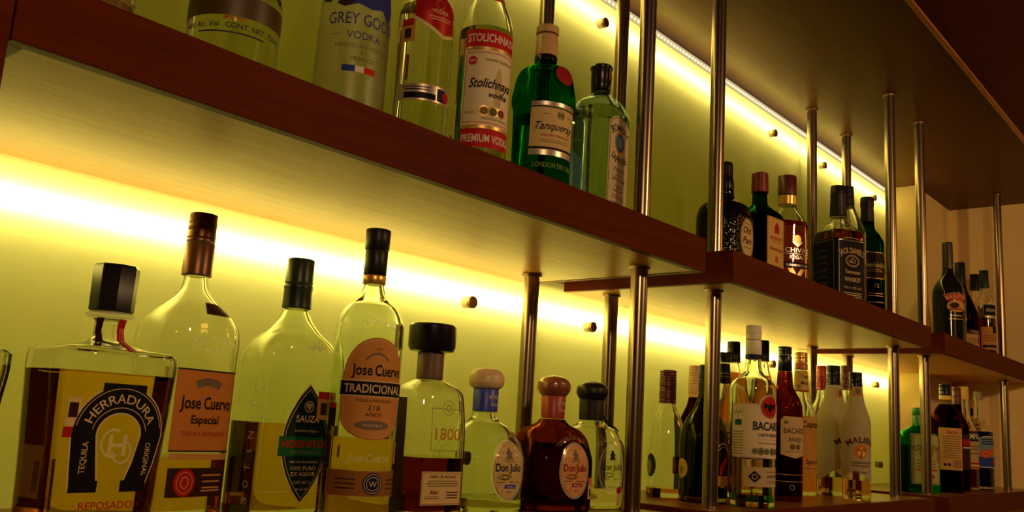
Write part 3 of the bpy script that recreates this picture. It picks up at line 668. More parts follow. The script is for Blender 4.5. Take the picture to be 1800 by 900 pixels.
SINGLE = ('band', 'panel', 'medal', 'rule', 'ribbon', 'base')
class Sheet:
    """a flat drawing in (u, v) metres laid on a bottle: base faces in one mesh, marks in child meshes by kind and colour"""
    def __init__(s, bt, name, parent, off):
        s.b, s.name, s.parent, s.off = bt, name, parent, off
        s.base = None; s.m = {}
    def put(s, key, V, T, off, L=.005):
        if key[0] in SINGLE: key = key[:2] + (key[2] + len(s.m) * .001,)
        if key not in s.m: s.m[key] = ([], [])
        vs, fs = s.m[key]
        st = [tuple(V[i] for i in t) for t in T]
        out = []
        while st:
            a, b, c = st.pop()
            l = [math.hypot(a[0] - b[0], a[1] - b[1]), math.hypot(b[0] - c[0], b[1] - c[1]), math.hypot(c[0] - a[0], c[1] - a[1])]
            m = max(l)
            if m <= L: out.append((a, b, c)); continue
            i = l.index(m); q = (a, b, c)
            p0, p1, p2 = q[i], q[(i + 1) % 3], q[(i + 2) % 3]
            md = ((p0[0] + p1[0]) / 2, (p0[1] + p1[1]) / 2)
            st += [(p0, md, p2), (md, p1, p2)]
        idx = {}
        for tri in out:
            f = []
            for p in tri:
                k = (round(p[0], 6), round(p[1], 6))
                if k not in idx:
                    idx[k] = len(vs); vs.append(s.b.f.uv(p[0], p[1], off))
                f.append(idx[k])
            if len(set(f)) == 3: fs.append(tuple(f))
    def poly(s, pts, mat, kind='emblem', lift=1):
        from mathutils.geometry import tessellate_polygon
        T = tessellate_polygon([[Vector((p[0], p[1], 0)) for p in pts]])
        # outward facing
        fixed = []
        for t in T:
            a, b, c = (pts[i] for i in t)
            ar = (b[0] - a[0]) * (c[1] - a[1]) - (c[0] - a[0]) * (b[1] - a[1])
            fixed.append(tuple(t) if ar > 0 else (t[0], t[2], t[1]))
        s.put((kind, mat.name, lift), pts, fixed, s.off + .00025 * lift)
        return s
    def rect(s, u0, v0, u1, v1, mat, kind='emblem', lift=1):
        n = max(1, int((u1 - u0) / .004)); k = max(1, int((v1 - v0) / .008))
        V = [(u0 + (u1 - u0) * i / n, v0 + (v1 - v0) * j / k) for j in range(k + 1) for i in range(n + 1)]
        T = []
        for j in range(k):
            for i in range(n):
                a = j * (n + 1) + i; T += [(a, a + 1, a + n + 2), (a, a + n + 2, a + n + 1)]
        s.put((kind, mat.name, lift), V, T, s.off + .00025 * lift, .012)
        return s
    def ell(s, cu, cv, ru, rv, mat, kind='emblem', lift=1, n=36):
        return s.poly([(cu + ru * math.cos(2 * math.pi * i / n), cv + rv * math.sin(2 * math.pi * i / n)) for i in range(n)], mat, kind, lift)
    def ring(s, cu, cv, ru, rv, wd, mat, kind='emblem', lift=1, a0=0, a1=360, n=48):
        V, T = [], []
        for i in range(n + 1):
            a = math.radians(a0 + (a1 - a0) * i / n)
            V += [(cu + (ru - wd) * math.cos(a), cv + (rv - wd) * math.sin(a)), (cu + ru * math.cos(a), cv + rv * math.sin(a))]
        for i in range(n):
            q = 2 * i; T += [(q, q + 1, q + 3), (q, q + 3, q + 2)]
        s.put((kind, mat.name, lift), V, T, s.off + .00025 * lift)
        return s
    def frame(s, u0, v0, u1, v1, wd, mat, lift=1):
        for a in ((u0, v0, u1, v0 + wd), (u0, v1 - wd, u1, v1), (u0, v0 + wd, u0 + wd, v1 - wd), (u1 - wd, v0 + wd, u1, v1 - wd)):
            s.rect(*a, mat, 'border', lift)
        return s
    def text(s, body, u, v, h, mat, width=None, bold=.0, shear=0, arc=None, lift=2, kind='lettering', up=False):
        """v = base line; arc = radius (positive: arch)"""
        V, T, (a, b) = glyphs(body, bold, shear)
        sx = width / (b - a) if width else h
        P = []
        for x, y in V:
            x = (x - (a + b) / 2) * sx; y = y * h
            if up: x, y = -y, x
            if arc:
                R = arc + (y if arc > 0 else -y); an = x / abs(arc)
                if arc > 0: x, y = R * math.sin(an), R * math.cos(an) - arc
                else: x, y = (abs(arc) - y) * math.sin(an), abs(arc) - (abs(arc) - y) * math.cos(an)
            P.append((u + x, v + y))
        s.put((kind, mat.name, lift), P, T, s.off + .00025 * lift, .006)
        return s
    def lines(s, u0, u1, vs, hgt, mat, jit=.15, lift=1):
        rnd = random.Random(int(u0 * 1e5) + len(vs))
        for v in vs:
            d = (u1 - u0) * jit * rnd.random()
            s.rect(u0 + d / 2, v, u1 - d / 2, v + hgt, mat, 'fine_print', lift)
        return s
    def done(s, label=None):
        par = s.parent or s.b.root
        base = [k for k in s.m if k[0] == 'base']
        root = None
        for k in base:
            vs, fs = s.m.pop(k)
            o = new_obj(s.name if root is None else 'label_panel', vs, fs, bpy.data.materials[k[1]], root or par, True)
            if root is None: root = o
        if label and root: root['label'] = label
        merged = {}
        for (kind, mat, lift), (vs, fs) in s.m.items():
            V, Fc = merged.setdefault((kind, mat, lift if kind in SINGLE else 0), ([], []))
            n = len(V); V += vs; Fc += [tuple(i + n for i in f) for f in fs]
        for (kind, mat, _), (vs, fs) in merged.items():
            new_obj(kind, vs, fs, bpy.data.materials[mat], root or par, True)
        return root

# ------------------------------------------------------------------ colours of caps, foils and paper
BLACKP = gloss('black plastic', (.006, .005, .005), .25, 0, 0, .35)
BLACKM = gloss('black matt cap', (.008, .006, .005), .4, 0, 0, .25)
DKGREEN = gloss('dark green cap', (.006, .018, .008), .35, 0, 0, .3)
BROWNCAP = gloss('brown metal cap', (.13, .055, .018), .35, .6)
WINECAP = gloss('wine red cap', (.10, .012, .010), .35)
REDCAP = gloss('red cap', (.32, .010, .008), .35)
REDWAX = gloss('red wax seal', (.30, .010, .020), .35)
WHITECAP = gloss('white cap', (.72, .66, .55), .4)
TANCAP = gloss('tan cap', (.50, .32, .14), .4)
GOLDCAP = gloss('gold cap', (.75, .45, .12), .3, .7)
YELLCAP = gloss('yellow cap', (.75, .48, .08), .4)
GREENCAP = gloss('green cap', (.02, .22, .06), .35)
GREYCAP = gloss('grey cap', (.22, .17, .12), .4)
CREAMCAP = gloss('cream wood stopper', (.62, .46, .24), .4)
BROWNWOOD = gloss('brown wood stopper', (.22, .060, .016), .3, 0, .3)
BLUEBAND = gloss('blue band', (.012, .030, .40), .4)
REDBAND = gloss('red band', (.30, .014, .010), .4)
BLACKBAND = gloss('black leather band', (.007, .006, .005), .5, 0, 0, .2)
BROWNBAND = gloss('brown band', (.10, .045, .020), .5)
def PP(r, g, b, t=.22): return paper(S(r, g, b), t)
WHITE = PP(235, 225, 205); CREAM = PP(238, 208, 145, .3); TAN = PP(205, 150, 85); ORANGE = PP(215, 135, 65, .35)
INK = PP(22, 16, 14, 0); DBROWN = PP(52, 26, 14, .05); REDINK = PP(178, 28, 24, .1); GOLDI = gloss('gold ink', (.62, .40, .12), .35, .6)
BLUEINK = PP(38, 44, 150, .1); GREENINK = PP(18, 70, 40, .1); BLACKL = PP(13, 10, 11, 0); SILVERI = gloss('silver ink', (.60, .55, .48), .3, .7)
NAVY = PP(25, 28, 60, .05); PINKST = PP(215, 120, 110); CREAMINK = PP(220, 195, 150, .1); GREYL = PP(120, 105, 85, .1)
RELIEF = film('raised clear glass relief', (.95, .95, .85), .30, .12)
RELIEF2 = film('raised clear glass line', (.95, .95, .85), .16, .12)

def stamp(sh, u, v, w, h, flip=False):
    """tax stamp: a coloured head over a paper slip with a dark square"""
    sh.rect(u - w / 2, v, u + w / 2, v + h, TAN, 'tax_stamp')
    sh.rect(u - w / 2, v + h * .72, u + w / 2, v + h, REDINK, 'tax_stamp', 2)
    sh.rect(u - w * .32, v + h * .14, u + w * .36, v + h * .62, DBROWN, 'tax_stamp', 2)
def bars(sh, u0, u1, v0, v1, mat, n=14):
    rnd = random.Random(5); x = u0
    while x < u1:
        wv = (u1 - u0) / n * (.3 + rnd.random() * .6)
        sh.rect(x, v0, min(x + wv, u1), v1, mat, 'barcode'); x += wv * 1.9
G_LA = 'tequila bottles on the lower left shelf'
G_UA = 'vodka and gin bottles on the upper left shelf'
G_UB = 'whisky and liqueur bottles on the upper middle shelf'
G_LB = 'rum and liqueur bottles on the lower middle shelf'
G_UC = 'bottles on the upper right shelf'
G_LC = 'bottles on the lower right shelf'

# =================================================================== lower shelf, left bay
def horseshoe_bottle():
    b = Bottle('herradura', 'tequila_bottle', 'square clear bottle with a black horseshoe label and black octagonal stopper', 'clear', (.1345, 'gold'),
               [('stopper', BLACKP, 'oct'), ('collar', RELIEF, 'plain')], G_LA, N=64, wall=.0055)
    s = b.sheet('label', off=.0005)
    O = [(-.036, .037), (-.0385, .060), (-.0405, .082)] + [(.0405 * math.cos(a), .083 + .0405 * math.sin(a)) for a in np.linspace(math.pi, 0, 25)] + [(.0405, .082), (.036, .060), (.029, .037)]
    I = [(-.013, .037), (-.017, .060), (-.0205, .082)] + [(.0205 * math.cos(a), .083 + .0185 * math.sin(a)) for a in np.linspace(math.pi, 0, 25)] + [(.0205, .082), (.016, .060), (.008, .037)]
    def strip(grow, mat, lift):
        V, T = [], []
        for (a, c), (d, e) in zip(O, I):
            n = math.hypot(a - d, c - e); ux, uy = (a - d) / n, (c - e) / n
            V += [(d - ux * grow, e - uy * grow), (a + ux * grow, c + uy * grow)]
        for i in range(len(O) - 1):
            q = 2 * i; T += [(q, q + 3, q + 1), (q, q + 2, q + 3)]
        s.put(('base', mat.name, lift), V, T, s.off + .00025 * lift)
    strip(.0014, CREAMINK, 0); strip(0, BLACKL, 1)
    s.rect(-.0365, .036, -.0125, .0455, BLACKL, 'panel'); s.rect(.0078, .036, .0315, .0455, BLACKL, 'panel')
    s.rect(-.020, .118, .020, .1255, BLACKL, 'panel')
    s.text('HERRADURA', 0, .083 + .0265, .0078, CREAMINK, .066, .006, 0, .0268)
    s.text('TEQUILA', -.0255, .064, .0052, CREAMINK, .026, .004, up=True)
    V, T, (a0, b0) = glyphs('ORIGINAL', .004, 0)
    P = [(.0262 + (y * .0050), .063 - (x - (a0 + b0) / 2) * .028 / (b0 - a0)) for x, y in V]
    s.put(('lettering', CREAMINK.name, 2), P, T, s.off + .0005, .006)
    s.ring(0, .083, .0248, .0228, .0006, CREAMINK, 'border', 2, 10, 170)
    s.ring(0, .083, .0388, .0388, .0006, CREAMINK, 'border', 2, 10, 170)
    s.done()
    s = b.sheet('lettering', off=.0005)
    s.text('\u00b7 REPOSADO \u00b7', -.002, .0225, .0062, REDINK, .058, .012); s.done()
    s = b.sheet('relief', off=.0004)
    s.text('H', 0, .066, .018, RELIEF, .016, .01, kind='glass_monogram'); s.ring(-.004, .076, .011, .012, .0016, RELIEF, 'glass_monogram', 1, 60, 300)
    s.ring(.005, .069, .009, .010, .0016, RELIEF, 'glass_monogram', 1, 180, 420); s.done()
    s = b.sheet('tax_stamp', off=.0004)
    s.rect(-.047, .082, -.037, .112, CREAM, 'base', 0); s.rect(-.0475, .080, -.0365, .0885, REDINK, 'stamp_head'); s.rect(-.0455, .096, -.0385, .108, DBROWN, 'stamp_print'); s.done()
    s = b.sheet('back_label', off=.0004)       # on the narrow left face
    s.rect(-.095, .030, -.062, .072, film('old paper film', S(190, 140, 60), .45), 'base', 0); bars(s, -.073, -.065, .036, .060, DBROWN); s.lines(-.092, -.076, [.036 + .005 * k for k in range(7)], .0012, GREYL); s.done()
    s = b.sheet('neck_ribbon', off=.0006)
    s.rect(-.0005, .153, .0085, .1815, REDINK, 'base', 0); s.rect(.002, .1545, .006, .180, PINKST, 'ribbon_print'); s.done('red paper ribbon over the neck')
    s = b.sheet('neck_ribbon', off=.0006)
    s.rect(-.019, .160, -.0125, .1815, DBROWN, 'base', 0); s.done()
horseshoe_bottle()
Bottle('leftbottle', 'tequila_bottle', 'pale square shouldered bottle cut off by the left frame edge', 'greenish', (.02, 'pale'),
       [('stopper', BLACKP, 'oct'), ('collar', RELIEF, 'plain')], G_LA, N=56, wall=.0048)

def especial():
    b = Bottle('especial', 'tequila_bottle', 'tall bottle with orange blackletter label and ridged brown screw cap behind the horseshoe bottle', 'clear', (.060, 'gold'),
               [('cap', BROWNCAP, 'screw'), ('cap_skirt', BROWNCAP, 'plain')], G_LA, N=64, wall=.0048)
    s = b.sheet('label', off=.0005)
    s.rect(-.036, .0665, .040, .1455, ORANGE, 'base', 0)
    s.rect(-.036, .1455, .040, .1470, INK, 'rule'); s.rect(-.036, .0655, .040, .067, INK, 'rule')
    s.ring(.002, .105, .034, .034, .008, GREYL, 'crest', 1, 60, 120)
    s.text('Jose', -.0175, .108, .0125, INK, .024, .02, 0); s.text('Cuervo', .0165, .108, .0125, INK, .036, .02, 0)
    s.text('Especial', .002, .0935, .0082, INK, .034, .018)
    s.text('TEQUILA REPOSADO', .002, .0815, .0042, REDINK, .056, .004)
    s.done()
    s = b.sheet('lower_label', off=.0005)
    s.rect(-.034, .022, .040, .050, DBROWN, 'base', 0); s.rect(-.034, .058, .040, .064, TAN, 'base', 0)
    s.ell(-.014, .036, .0125, .0135, REDINK, 'seal'); s.ring(-.014, .036, .0095, .0105, .0008, TAN, 'seal', 2); s.ring(-.014, .036, .005, .006, .0012, TAN, 'seal', 2)
    s.lines(.006, .032, [.042, .036, .030, .027], .0016, TAN); s.done()
    s = b.sheet('shoulder_label', off=.0006)
    s.poly([(-.008, .2035), (.026, .2035), (.022, .216), (-.004, .216)], DBROWN, 'base', 0); s.done('dark brown shoulder label')
    s = b.sheet('relief', off=.0004)
    s.text('JOSE CUERVO', .002, .176, .0062, RELIEF, .056, .01, 0, .07, kind='glass_lettering')
    s.text('TEQUILA', .002, .166, .0050, RELIEF, .034, .01, 0, .09, kind='glass_lettering'); s.done()
especial()

def hornitos():
    b = Bottle('hornitos', 'tequila_bottle', 'flat shouldered bottle with a pointed dark green label and dark green cap', 'greenish', (.098, 'gold'),
               [('cap', DKGREEN, 'plain'), ('cap_skirt', DKGREEN, 'plain')], G_LA, N=64, wall=.0048)
    s = b.sheet('label', off=.0005)
    def dia(g): 
        L = []
        for t in np.linspace(0, 1, 14): L.append(((.030 + g) * math.sin(math.pi * t) ** .85, .1395 + g * 1.4 - (.1225 + 2.8 * g) * t))
        return [(.004 + q[0], q[1]) for q in L] + [(.004 - q[0], q[1]) for q in reversed(L[1:-1])]
    s.poly(dia(.0012), CREAMINK, 'base', 0); s.poly(dia(0), PP(16, 38, 28, .05), 'field', 1); s.poly(dia(-.0025), CREAMINK, 'border', 2); s.poly(dia(-.0032), PP(16, 38, 28, .05), 'field', 3)
    s.ring(.004, .117, .006, .006, .0008, CREAMINK, 'crest', 4)
    for a in (50, 70, 90, 110, 130): s.poly([(.004, .113), (.004 + .006 * math.cos(math.radians(a - 6)), .113 + .008 * math.sin(math.radians(a - 6))), (.004 + .006 * math.cos(math.radians(a + 6)), .113 + .008 * math.sin(math.radians(a + 6)))], CREAMINK, 'crest', 5)
    s.text('SAUZA', .004, .1005, .0072, CREAMINK, .030, .012, lift=4)
    s.text('NUESTRO TEQUILA', .004, .090, .0022, CREAMINK, .030, lift=4)
    s.rect(-.030, .0645, .038, .085, PP(20, 95, 45, .1), 'band', 4)
    s.text('HORNITOS', .004, .0735, .0080, REDINK, .060, .022, lift=5); s.text('REPOSADO', .004, .0668, .0038, GREYL, .036, .006, lift=5)
    s.text('HECHO EN MEXICO', .004, .0575, .0024, CREAMINK, .036, lift=4); s.text('100% PURO', .004, .050, .0042, CREAMINK, .032, lift=4); s.text('DE AGAVE', .004, .044, .0042, CREAMINK, .030, lift=4)
    s.text('CONT. NET. 1 L', .004, .036, .0028, CREAMINK, .024, lift=4); s.text('38% Alc. Vol.', .004, .029, .0026, CREAMINK, .016, lift=4)
    s.done()
    s = b.sheet('tax_stamp', off=.0006)
    s.off = .002; s.rect(.014, .104, .0305, .134, TAN, 'base', 0); s.rect(.014, .126, .0305, .134, REDINK, 'stamp_head'); s.rect(.0185, .109, .0265, .122, DBROWN, 'stamp_print'); s.done()
    s = b.sheet('relief', off=.0004)
    for k in range(7):
        a = math.radians(30 + 20 * k)
        s.poly([(.006 + .003 * math.cos(a - .5), .176 + .003 * math.sin(a - .5)), (.006 + .015 * math.cos(a - .08), .176 + .013 * math.sin(a - .08)), (.006 + .015 * math.cos(a + .08), .176 + .013 * math.sin(a + .08)), (.006 + .003 * math.cos(a + .5), .176 + .003 * math.sin(a + .5))], RELIEF, 'glass_agave')
    for i, ch in enumerate('HORNITOS'): s.text(ch, -.0585, .134 - .0165 * i, .008, RELIEF, .0075 if ch != 'I' else .002, .012, up=True, kind='glass_lettering')
    for i, ch in enumerate('HORNITOS'): s.text(ch, .052, .134 - .0165 * i, .008, RELIEF, .0075 if ch != 'I' else .002, .012, up=True, kind='glass_lettering')
    s.frame(-.050, .028, .046, .150, .0008, RELIEF2); s.done()
hornitos()

def tradicional():
    b = Bottle('tradicional', 'tequila_bottle', 'tall slim bottle with an arched tan label, black band and black stopper', 'greenish', (.088, 'gold'),
               [('cap', BLACKM, 'plain'), ('cap_skirt', BLACKM, 'plain'), ('neck_band', GOLDCAP, 'plain')], G_LA, N=56, wall=.0048)
    s = b.sheet('label', off=.0005)
    def arch(g):
        L = [(-.0365 - g, .112), ] + [((.0365 + g) * math.cos(a), .150 + (.044 + g) * math.sin(a)) for a in np.linspace(math.pi, 0, 21)] + [(.0365 + g, .112)]
        return L + [((.0365 + g) * math.cos(a), .112 + (.026 + g) * math.sin(a)) for a in np.linspace(0, -math.pi, 15)][1:-1]
    s.poly(arch(0), ORANGE, 'base', 0); s.poly(arch(-.0022), CREAMINK, 'border', 1); s.poly(arch(-.0030), PP(215, 150, 80), 'field', 2)
    s.text('\u00b7 1795 \u00b7', 0, .180, .003, GREYL, .016, lift=3); s.ring(0, .160, .016, .018, .0022, GREYL, 'crest', 3, 35, 145)
    s.text('Jose', -.0155, .1535, .0120, INK, .022, .02, lift=3); s.text('Cuervo', .0150, .1535, .0120, INK, .034, .02, lift=3)
    s.rect(-.0385, .131, .0385, .148, CREAMINK, 'band', 3); s.rect(-.0380, .1322, .0380, .1468, INK, 'band', 4)
    s.text('TRADICIONAL', 0, .1350, .0092, CREAMINK, .066, .014, lift=5)
    s.text('TEQUILA REPOSADO', 0, .1255, .0032, DBROWN, .040, lift=3); s.text('218', 0, .1170, .0055, DBROWN, .0135, lift=3); s.text('A\u00d1OS', 0, .1105, .0042, DBROWN, .018, lift=3)
    s.ell(0, .1015, .019, .0048, GREYL, 'ornament', 3); s.text('TEQUILA', 0, .100, .003, CREAMINK, .022, lift=4)
    s.done()
    s = b.sheet('lower_label', off=.0005)
    s.rect(-.048, .028, .045, .055, PP(150, 100, 45), 'base', 0); s.frame(-.048, .028, .045, .055, .0008, GOLDI)
    s.ell(.006, .0415, .0112, .0112, NAVY, 'seal'); s.ring(.006, .0415, .0098, .0098, .0006, CREAMINK, 'seal', 2); s.text('W', .006, .0385, .006, CREAMINK, .009, lift=2); s.ring(.006, .0415, .0072, .0072, .0006, CREAMINK, 'seal', 2)
    s.lines(-.036, -.012, [.036, .0405, .045], .0012, DBROWN); s.lines(.022, .040, [.036, .0405, .045], .0012, DBROWN); s.done()
    s = b.sheet('tax_stamp', off=.0006); s.rect(-.056, .098, -.042, .123, DBROWN, 'base', 0); s.rect(-.056, .1175, -.042, .123, REDINK, 'stamp_head'); s.done()
    s = b.sheet('tax_stamp', off=.0006); s.rect(.038, .062, .045, .085, CREAM, 'base', 0); s.done()
    s = b.sheet('relief', off=.0004); s.text('FUNDADA', -.006, .2085, .0052, RELIEF, .026, .015, 0, .06, kind='glass_lettering'); s.ell(.016, .2085, .004, .006, RELIEF, 'glass_crest')
    s.text('Jose Cuervo', 0, .064, .0085, RELIEF, .050, .01, .35, kind='glass_signature'); s.done()
tradicional()

def agave():
    b = Bottle('agave1800', 'tequila_bottle', 'trapezoid bottle of dark brown tequila with a wide flat black stopper', 'clear', (.0685, 'anejo'),
               [('stopper', BLACKP, 'plain'), ('neck_band', BROWNBAND, 'plain')], G_LA, N=64, wall=.0048)
    s = b.sheet('label', off=.0005)
    s.rect(-.0285, .0165, .0300, .0535, CREAM, 'base', 0); s.frame(-.0275, .0175, .0290, .0525, .0006, GREYL)
    s.text('100% DE AGAVE', .001, .0465, .0032, DBROWN, .036, .004); s.lines(-.022, .024, [.0425, .0398, .0371], .0011, GREYL); s.text('A\u00f1ejo', -.011, .0290, .0044, INK, .012, .006, .3)
    s.lines(-.024, -.002, [.0255, .0235], .0008, GREYL); s.lines(.006, .025, [.030, .027, .024], .0012, DBROWN, .3); s.done()
    s = b.sheet('window_print', off=.0005)
    s.frame(-.020, .0765, .0265, .1245, .0007, GREYL); s.ring(.004, .1255, .0085, .0085, .0007, GREYL, 'border', 1, 0, 360); s.ring(.004, .1250, .004, .004, .001, GREYL, 'crest')
    s.text('1800', .0035, .0890, .0140, PP(190, 110, 45), .036, .002); s.done()
    s = b.sheet('back_label', off=.0003); s.rect(-.115, .02, -.055, .135, DBROWN, 'base', 0); s.done()
agave()

def don(key, label, gkey, liq, stop, band, bandtxt, ink, base, group=G_LA, clearlabel=False):
    b = Bottle(key, 'tequila_bottle', label, gkey, liq, [('stopper', stop, 'round'), ('neck_band', band, 'plain')], group, N=64, wall=.0048)
    zc = .0555; ru, rv = .0245, .0345
    s = b.sheet('label', off=.0008)
    if not clearlabel:
        s.ell(.001, zc, ru + .0025, rv + .0025, RELIEF, 'rim', 0); s.ell(.001, zc, ru, rv, base, 'base', 0); s.ring(.001, zc, ru - .0008, rv - .0008, .0005, GOLDI, 'border')
    s.ell(.001, zc + .0205, .0052, .0022, GREYL if not clearlabel else INK, 'emblem'); s.ell(.001, zc + .0235, .0026, .0034, GREYL if not clearlabel else INK, 'emblem'); s.poly([(-.005, zc + .0135), (.007, zc + .0135), (.004, zc + .0195), (-.002, zc + .0195)], GREYL if not clearlabel else INK)
    s.text('TEQUILA', .001, zc + .0105, .0024, GREYL, .018)
    s.text('Don Julio', .001, zc - .001, .0096, ink, .041, .018)
    s.ring(-.008, zc - .0075, .009, .0032, .0006, INK, 'flourish', 1); s.ring(-.005, zc - .0085, .008, .0030, .0006, INK, 'flourish', 1); s.ring(-.002, zc - .0078, .008, .0026, .0006, INK, 'flourish', 1)
    s.lines(-.018, -.004, [zc - .0145], .0012, GREYL); s.text('100% AGAVE', .011, zc - .0148, .0022, DBROWN, .016)
    if not clearlabel:
        s.poly([(-.0035, zc - .0215), (.0135, zc - .0215), (.0150, zc - .0190), (.0135, zc - .0165), (-.0035, zc - .0165), (-.0050, zc - .0190)], band)
        s.text(bandtxt, .005, zc - .0206, .0030, CREAMINK, .013, .004)
        s.ring(-.0115, zc - .022, .005, .005, .0005, GREYL, 'emblem'); s.text('750 ml', .004, zc - .0262, .0020, DBROWN, .009)
    s.done()
    cap = [o for o in b.root.children if o.name.startswith('neck_band')][0]
    zb = BD[key][6][1][0][0]
    f = b.f; s = b.sheet('lettering'); r = BD[key][6][1][0][1]
    class Cyl:
        def uv(q, u, v, off): return ((r + off) * math.sin(u / r), -(r + off) * math.cos(u / r), v)
    s.b = type('o', (), {'f': Cyl(), 'root': b.root})()
    s.parent = cap
    if bandtxt: s.text(bandtxt, .001, zb - .0125, .0044, CREAMINK, .017, .01); s.text('TEQUILA', .001, zb - .0215, .0036, CREAMINK, .013, .01)
    s.done()
    s = b.sheet('relief', off=.0005)
    s.text('TEQUILA DON JULIO', .001, zc + .0405, .0055, RELIEF2 if key == 'dj2' else RELIEF, .058, .012, 0, .034, kind='glass_lettering'); s.done()
    return b
b = don('dj1', 'squat pale bottle with a cream round stopper and blue neck band', 'greenish', (.020, 'pale'), CREAMCAP, BLUEBAND, 'BLANCO', NAVY, PP(225, 190, 105, .4))
b = don('dj2', 'squat dark brown bottle with a brown round stopper and red neck band', 'brown', (.09, 'anejo'), BROWNWOOD, REDBAND, 'REPOSADO', PP(150, 20, 40, .1), PP(235, 155, 60, .3))
s = b.sheet('tax_stamp', off=.0009); s.rect(.029, .018, .042, .046, CREAM, 'base', 0); s.rect(.029, .036, .042, .046, PINKST, 'stamp_head'); s.rect(.0335, .021, .0385, .031, DBROWN, 'stamp_print'); s.done()
b = don('dj3', 'squat clear bottle with a black round stopper behind the front post', 'clear', (.028, 'pale'), BLACKM, BLACKBAND, '', INK, TAN, clearlabel=True)
s = b.sheet('label_ring', off=.0005); s.ring(.001, .0555, .026, .036, .004, RELIEF, 'glass_ornament'); s.ring(.001, .0555, .0195, .029, .0014, RELIEF, 'glass_ornament'); s.done()
s = b.sheet('tax_stamp', off=.0009); s.rect(.012, .004, .022, .024, CREAM, 'base', 0); s.ell(.017, .026, .006, .005, REDINK, 'stamp_head'); s.done()
# black cord hanging from the stopper of the clear squat bottle
m = MB()
cp = [(.0188, 0, .140), (.024, -.003, .130), (.030, -.006, .122), (.040, -.010, .1155), (.046, -.012, .110)]
for (a, c) in zip(cp[:-1], cp[1:]):
    a, c = Vector(a), Vector(c); d = (c - a); q = d.to_track_quat('Z', 'Y'); ring0 = []
    vs = []
    for p in (a, c):
        for k in range(8):
            t = 2 * math.pi * k / 8; vs.append(p + q @ Vector((.0016 * math.cos(t), .0016 * math.sin(t), 0)))
    m.add(vs, [(k, (k + 1) % 8, 8 + (k + 1) % 8, 8 + k) for k in range(8)] + [tuple(range(7, -1, -1)), tuple(range(8, 16))])
m.build('cord', BLACKBAND, b.root, True)

# =================================================================== upper shelf, left bay
b = Bottle('firstvodka', 'vodka_bottle', 'bottle at the top left of which only the lower edge shows above the shelf', 'clear', (.05, 'water'), [('cap', SILVERI, 'screw')], G_UA)
s = b.sheet('label', off=.0005); s.rect(-.030, .012, .030, .075, film('clear film label', S(150, 120, 40), .3), 'base', 0); s.lines(-.022, .024, [.014 + .009 * k for k in range(6)], .0022, GREYL); s.done()
b = Bottle('absolut', 'vodka_bottle', 'wide clear round bottle with a painted dark refraction band at the top left', 'clear', (.12, 'water'), [('cap', SILVERI, 'screw')], G_UA, N=64)
s = b.sheet('label', off=.0005); s.rect(-.064, .0625, .064, .0845, film('painted refraction brown', S(58, 28, 8), .94, .4), 'base', 0); s.done('painted dark refraction band')  # dark refraction in the bottle, painted as a brown band on the glass
s = b.sheet('lettering', off=.0005)
s.text('IMPORTED', .002, .0585, .0036, REDINK, .020, .01); s.text('40% Alc. Vol.  CONT. NET. 750ml', .002, .0505, .0052, NAVY, .098, .012)
s.lines(-.032, .032, [.0455], .0014, NAVY); s.text('1879', .012, .0905, .006, GREYL, .020, 0, .3); s.lines(-.030, -.002, [.0925], .0018, GREYL); s.done()

b = Bottle('greygoose', 'vodka_bottle', 'frosted white bottle with blue mountains and blue lettering', 'frost', None, [('cap', SILVERI, 'screw')], G_UA, N=64)
s = b.sheet('picture', off=.0005)
BLU2 = PP(52, 60, 150, .3)
s.poly([(-.030, .150), (-.016, .162), (-.008, .156), (.004, .166), (.014, .160), (.026, .172), (.044, .176), (.046, .152), (.034, .139), (.024, .150), (.010, .146), (-.006, .150), (-.018, .146)], BLU2, 'base', 0)
s.poly([(-.052, .156), (-.040, .168), (-.034, .166), (-.038, .152)], PP(40, 50, 70, .2), 'base', 0)
s.poly([(-.030, .150), (-.018, .157), (-.010, .152), (-.020, .145)], DBROWN, 'rocks'); s.poly([(-.006, .170), (.004, .176), (.020, .172), (.012, .180), (-.004, .180)], WHITE, 'clouds'); s.done()
s = b.sheet('lettering', off=.0006)
BLU3 = PP(62, 58, 140, .1)
s.text('GREY GOOSE', .005, .1255, .0140, BLU3, .084, .006); s.text('VODKA', .004, .1090, .0088, BLU3, .038, .0); s.rect(-.034, .113, -.021, .1136, BLU3, 'rule'); s.rect(.028, .113, .042, .1136, BLU3, 'rule')
s.text('DISTILLED AND BOTTLED', .004, .0985, .0048, PP(95, 80, 70, .1), .062); s.text('IN', .004, .0915, .0042, PP(95, 80, 70, .1), .006); s.text('FRANCE', .004, .0838, .0052, PP(95, 80, 70, .1), .026); s.done()
s = b.sheet('flag', off=.0006)
s.rect(-.0175, .0715, -.0035, .0785, PP(30, 50, 150, .1), 'base', 0); s.rect(-.0035, .0715, .0065, .0785, WHITE, 'flag_white', 0); s.rect(.0065, .0715, .0200, .0785, PP(190, 30, 30, .1), 'flag_red', 0); s.done()

